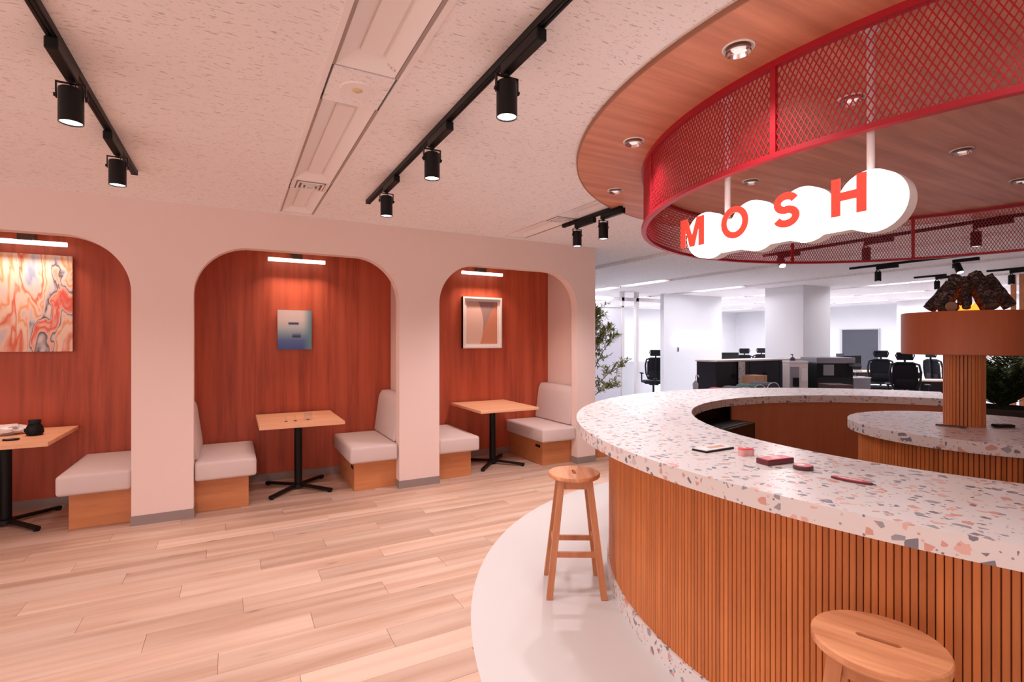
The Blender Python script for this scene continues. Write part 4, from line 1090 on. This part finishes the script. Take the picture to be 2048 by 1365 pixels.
for z in (.05, .30, .55):
    d = G().box(-.155, .155, -.262, -.25, z, z + .235).obj('drawer', M_GREYM, t); G().lathe([(0, -.005), (.018, -.005), (.018, .004), (0, .004)], 14).obj('lock', M_CHROME, d, False, (0, -.266, z + .12), (math.pi / 2, 0, 0))
t = empty('brown_cabinet', (*px(1672, 8.8)[:2], 0), -.55, 'dark brown low cabinet with a pink panel in front of the copier', 'cabinet')
G().box(-.19, .17, -.2, .2, .002, .76, .004, 1).obj('body', mat('brown_board', (.10, .05, .045), .6), t)
G().box(-.17, .03, -.208, -.2, .50, .62).obj('front_panel', mat('pink_board', (.55, .36, .35), .6), t)
# desks and monitors
def desk(x, y, rz, w, d, label):
    t = empty('office_desk', (x, y, 0), rz, label, 'desk', 'office desks')
    G().box(-w / 2, w / 2, -d / 2, d / 2, .695, .72, .003, 1).obj('tabletop', mat('desk_top', (.72, .52, .40), .5), t)
    for sx in (-1, 1):
        for sy in (-1, 1): G().box(sx * (w / 2 - .05) - .025, sx * (w / 2 - .05) + .025, sy * (d / 2 - .05) - .025, sy * (d / 2 - .05) + .025, .002, .695).obj('leg', M_BLACKP, t)
    G().box(-w / 2 + .1, w / 2 - .1, d / 2 - .06, d / 2 - .04, .35, .69).obj('modesty_panel', M_DARK, t)
    return t
def monitor(x, y, z, rz, label):
    t = empty('monitor', (x, y, z), rz, label, 'monitor', 'black computer monitors')
    G().box(-.27, .27, -.015, .02, .14, .46, .006, 1).obj('screen', M_BLACKP, t); G().box(-.02, .02, .02, .05, .01, .3).obj('neck', M_BLACKP, t); G().box(-.12, .12, -.06, .12, .001, .012).obj('foot', M_BLACKP, t)
p = px(1762, 13.4); desk(p[0], p[1], -.62, 1.6, .7, 'pale office desk below the dark shuttered window')
p = px(1884, 10.3); desk(p[0], p[1], -.75, 1.0, .5, 'pale office desk behind the slatted post')
p = px(1692, 11.3); desk(p[0], p[1], -.5, .7, .6, 'pale office desk behind the copier')
monitor(p[0] + .12, p[1] - .05, .721, -.2, 'tilted black monitor in front of the dark shuttered window')
p = px(1462, 14.2); desk(p[0], p[1], 0, 1.0, .6, 'office desk hidden behind the charcoal cabinets')
monitor(p[0] - .06, p[1], .721, -.35, 'black monitor showing above the charcoal cabinets')
p = px(1680, 11.5)
o = G().box(-.13, .13, -.015, .015, 0, .50).obj('desk_divider', mat('divider_grey', (.10, .12, .14), .6), None, False, (p[0], p[1], .721)); tag(o, 'small dark grey desk divider above the copier', 'divider')

# glass partition left of the neon wall
g = G().box(4.2, 7.95, 9.28, 9.31, .002, 2.30).obj('wall_glass_panel', mat('frosted_glass', (.82, .82, .88), .3)); struct(g)
g = G()
for x in (7.98, 8.42): g.box(x - .04, x + .04, 9.26, 9.34, .001, ZC)
g.box(6.0, 9.15, 9.26, 9.34, 2.44, 2.52); g.box(6.0, 8.0, 9.26, 9.34, 2.28, 2.32)
struct(g.obj('trim_partition', M_WMET))
o = empty('storage_rack', (8.22, 9.9, 0), 0, 'narrow dark shelf rack seen through the glass gap', 'rack')
for x in (-.13, .13): G().box(x - .012, x + .012, -.15, .15, .002, 1.05).obj('upright', M_BLACK, o)
for z in (.1, .4, .7, 1.0): G().box(-.118, .118, -.15, .15, z, z + .02).obj('shelf', M_BLACK, o)
G().box(-.11, .11, -.14, .10, .72, .97).obj('black_case', M_BLACKP, o)
o = G().box(8.0, 10.2, 10.6, 10.64, .002, .95).obj('wall_low_panel', M_WHITE); struct(o)
# neon script and switch on the neon wall, umbrella rack
t = empty('neon_sign', (9.95, 9.2, 1.545), 0, 'glowing white neon script on the white wall', 'neon sign')
def squig(x0, x1, z0, amp, f, ph):
    n = 90; return [(x0 + (x1 - x0) * k / n + .035 * math.sin(f * 2 * math.pi * k / n * 1.0 + ph + 1.2), -.03, z0 + amp * math.sin(f * 2 * math.pi * k / n + ph) * (1 + .35 * math.sin(k * .21))) for k in range(n + 1)]
G().tube(squig(-.35, .72, .055, .055, 9, 0), .011, 6).obj('tube', M_NEON, t, True)
G().tube(squig(-.45, .25, -.07, .05, 6, 1.1), .011, 6).obj('tube', M_NEON, t, True)
G().tube(squig(-.05, .95, -.04, .035, 7, 2.0), .009, 6).obj('tube', M_NEON, t, True)
g = G()
for x in (-.35, .1, .6): g.tube([(x, 0, .0), (x, -.03, .0)], .004, 5)
g.obj('standoff', M_WMET, t)
t = empty('wall_switch', (9.68, 9.2, 1.29), 0, 'small dark switch below the neon script', 'switch')
G().box(-.028, .028, -.012, -.001, -.06, .06, .003, 1).obj('plate', M_GREYM, t); G().box(-.012, .012, -.018, -.012, -.03, .03).obj('rocker', M_BLACKP, t)
p = px(1391, 9.0)
t = empty('umbrella', (p[0], p[1], 0), 0, 'folded clear umbrella with white hooked handle by the cabinet end', 'umbrella')
G().lathe([(.012, .10), (.05, .75), (.012, .80)], 16).obj('canopy', mat('clear_film', (.85, .80, .86), .15, 0, trans=.4), t, True)
G().tube([(0, 0, .01), (0, 0, .86)], .006, 8).obj('shaft', M_WMET, t)
G().tube([(0, 0, .84)] + [(.04 - .04 * math.cos(a), 0, .86 + .04 * math.sin(a)) for a in [math.pi * k / 8 for k in range(9)]], .009, 8).obj('handle', M_WMET, t, True)
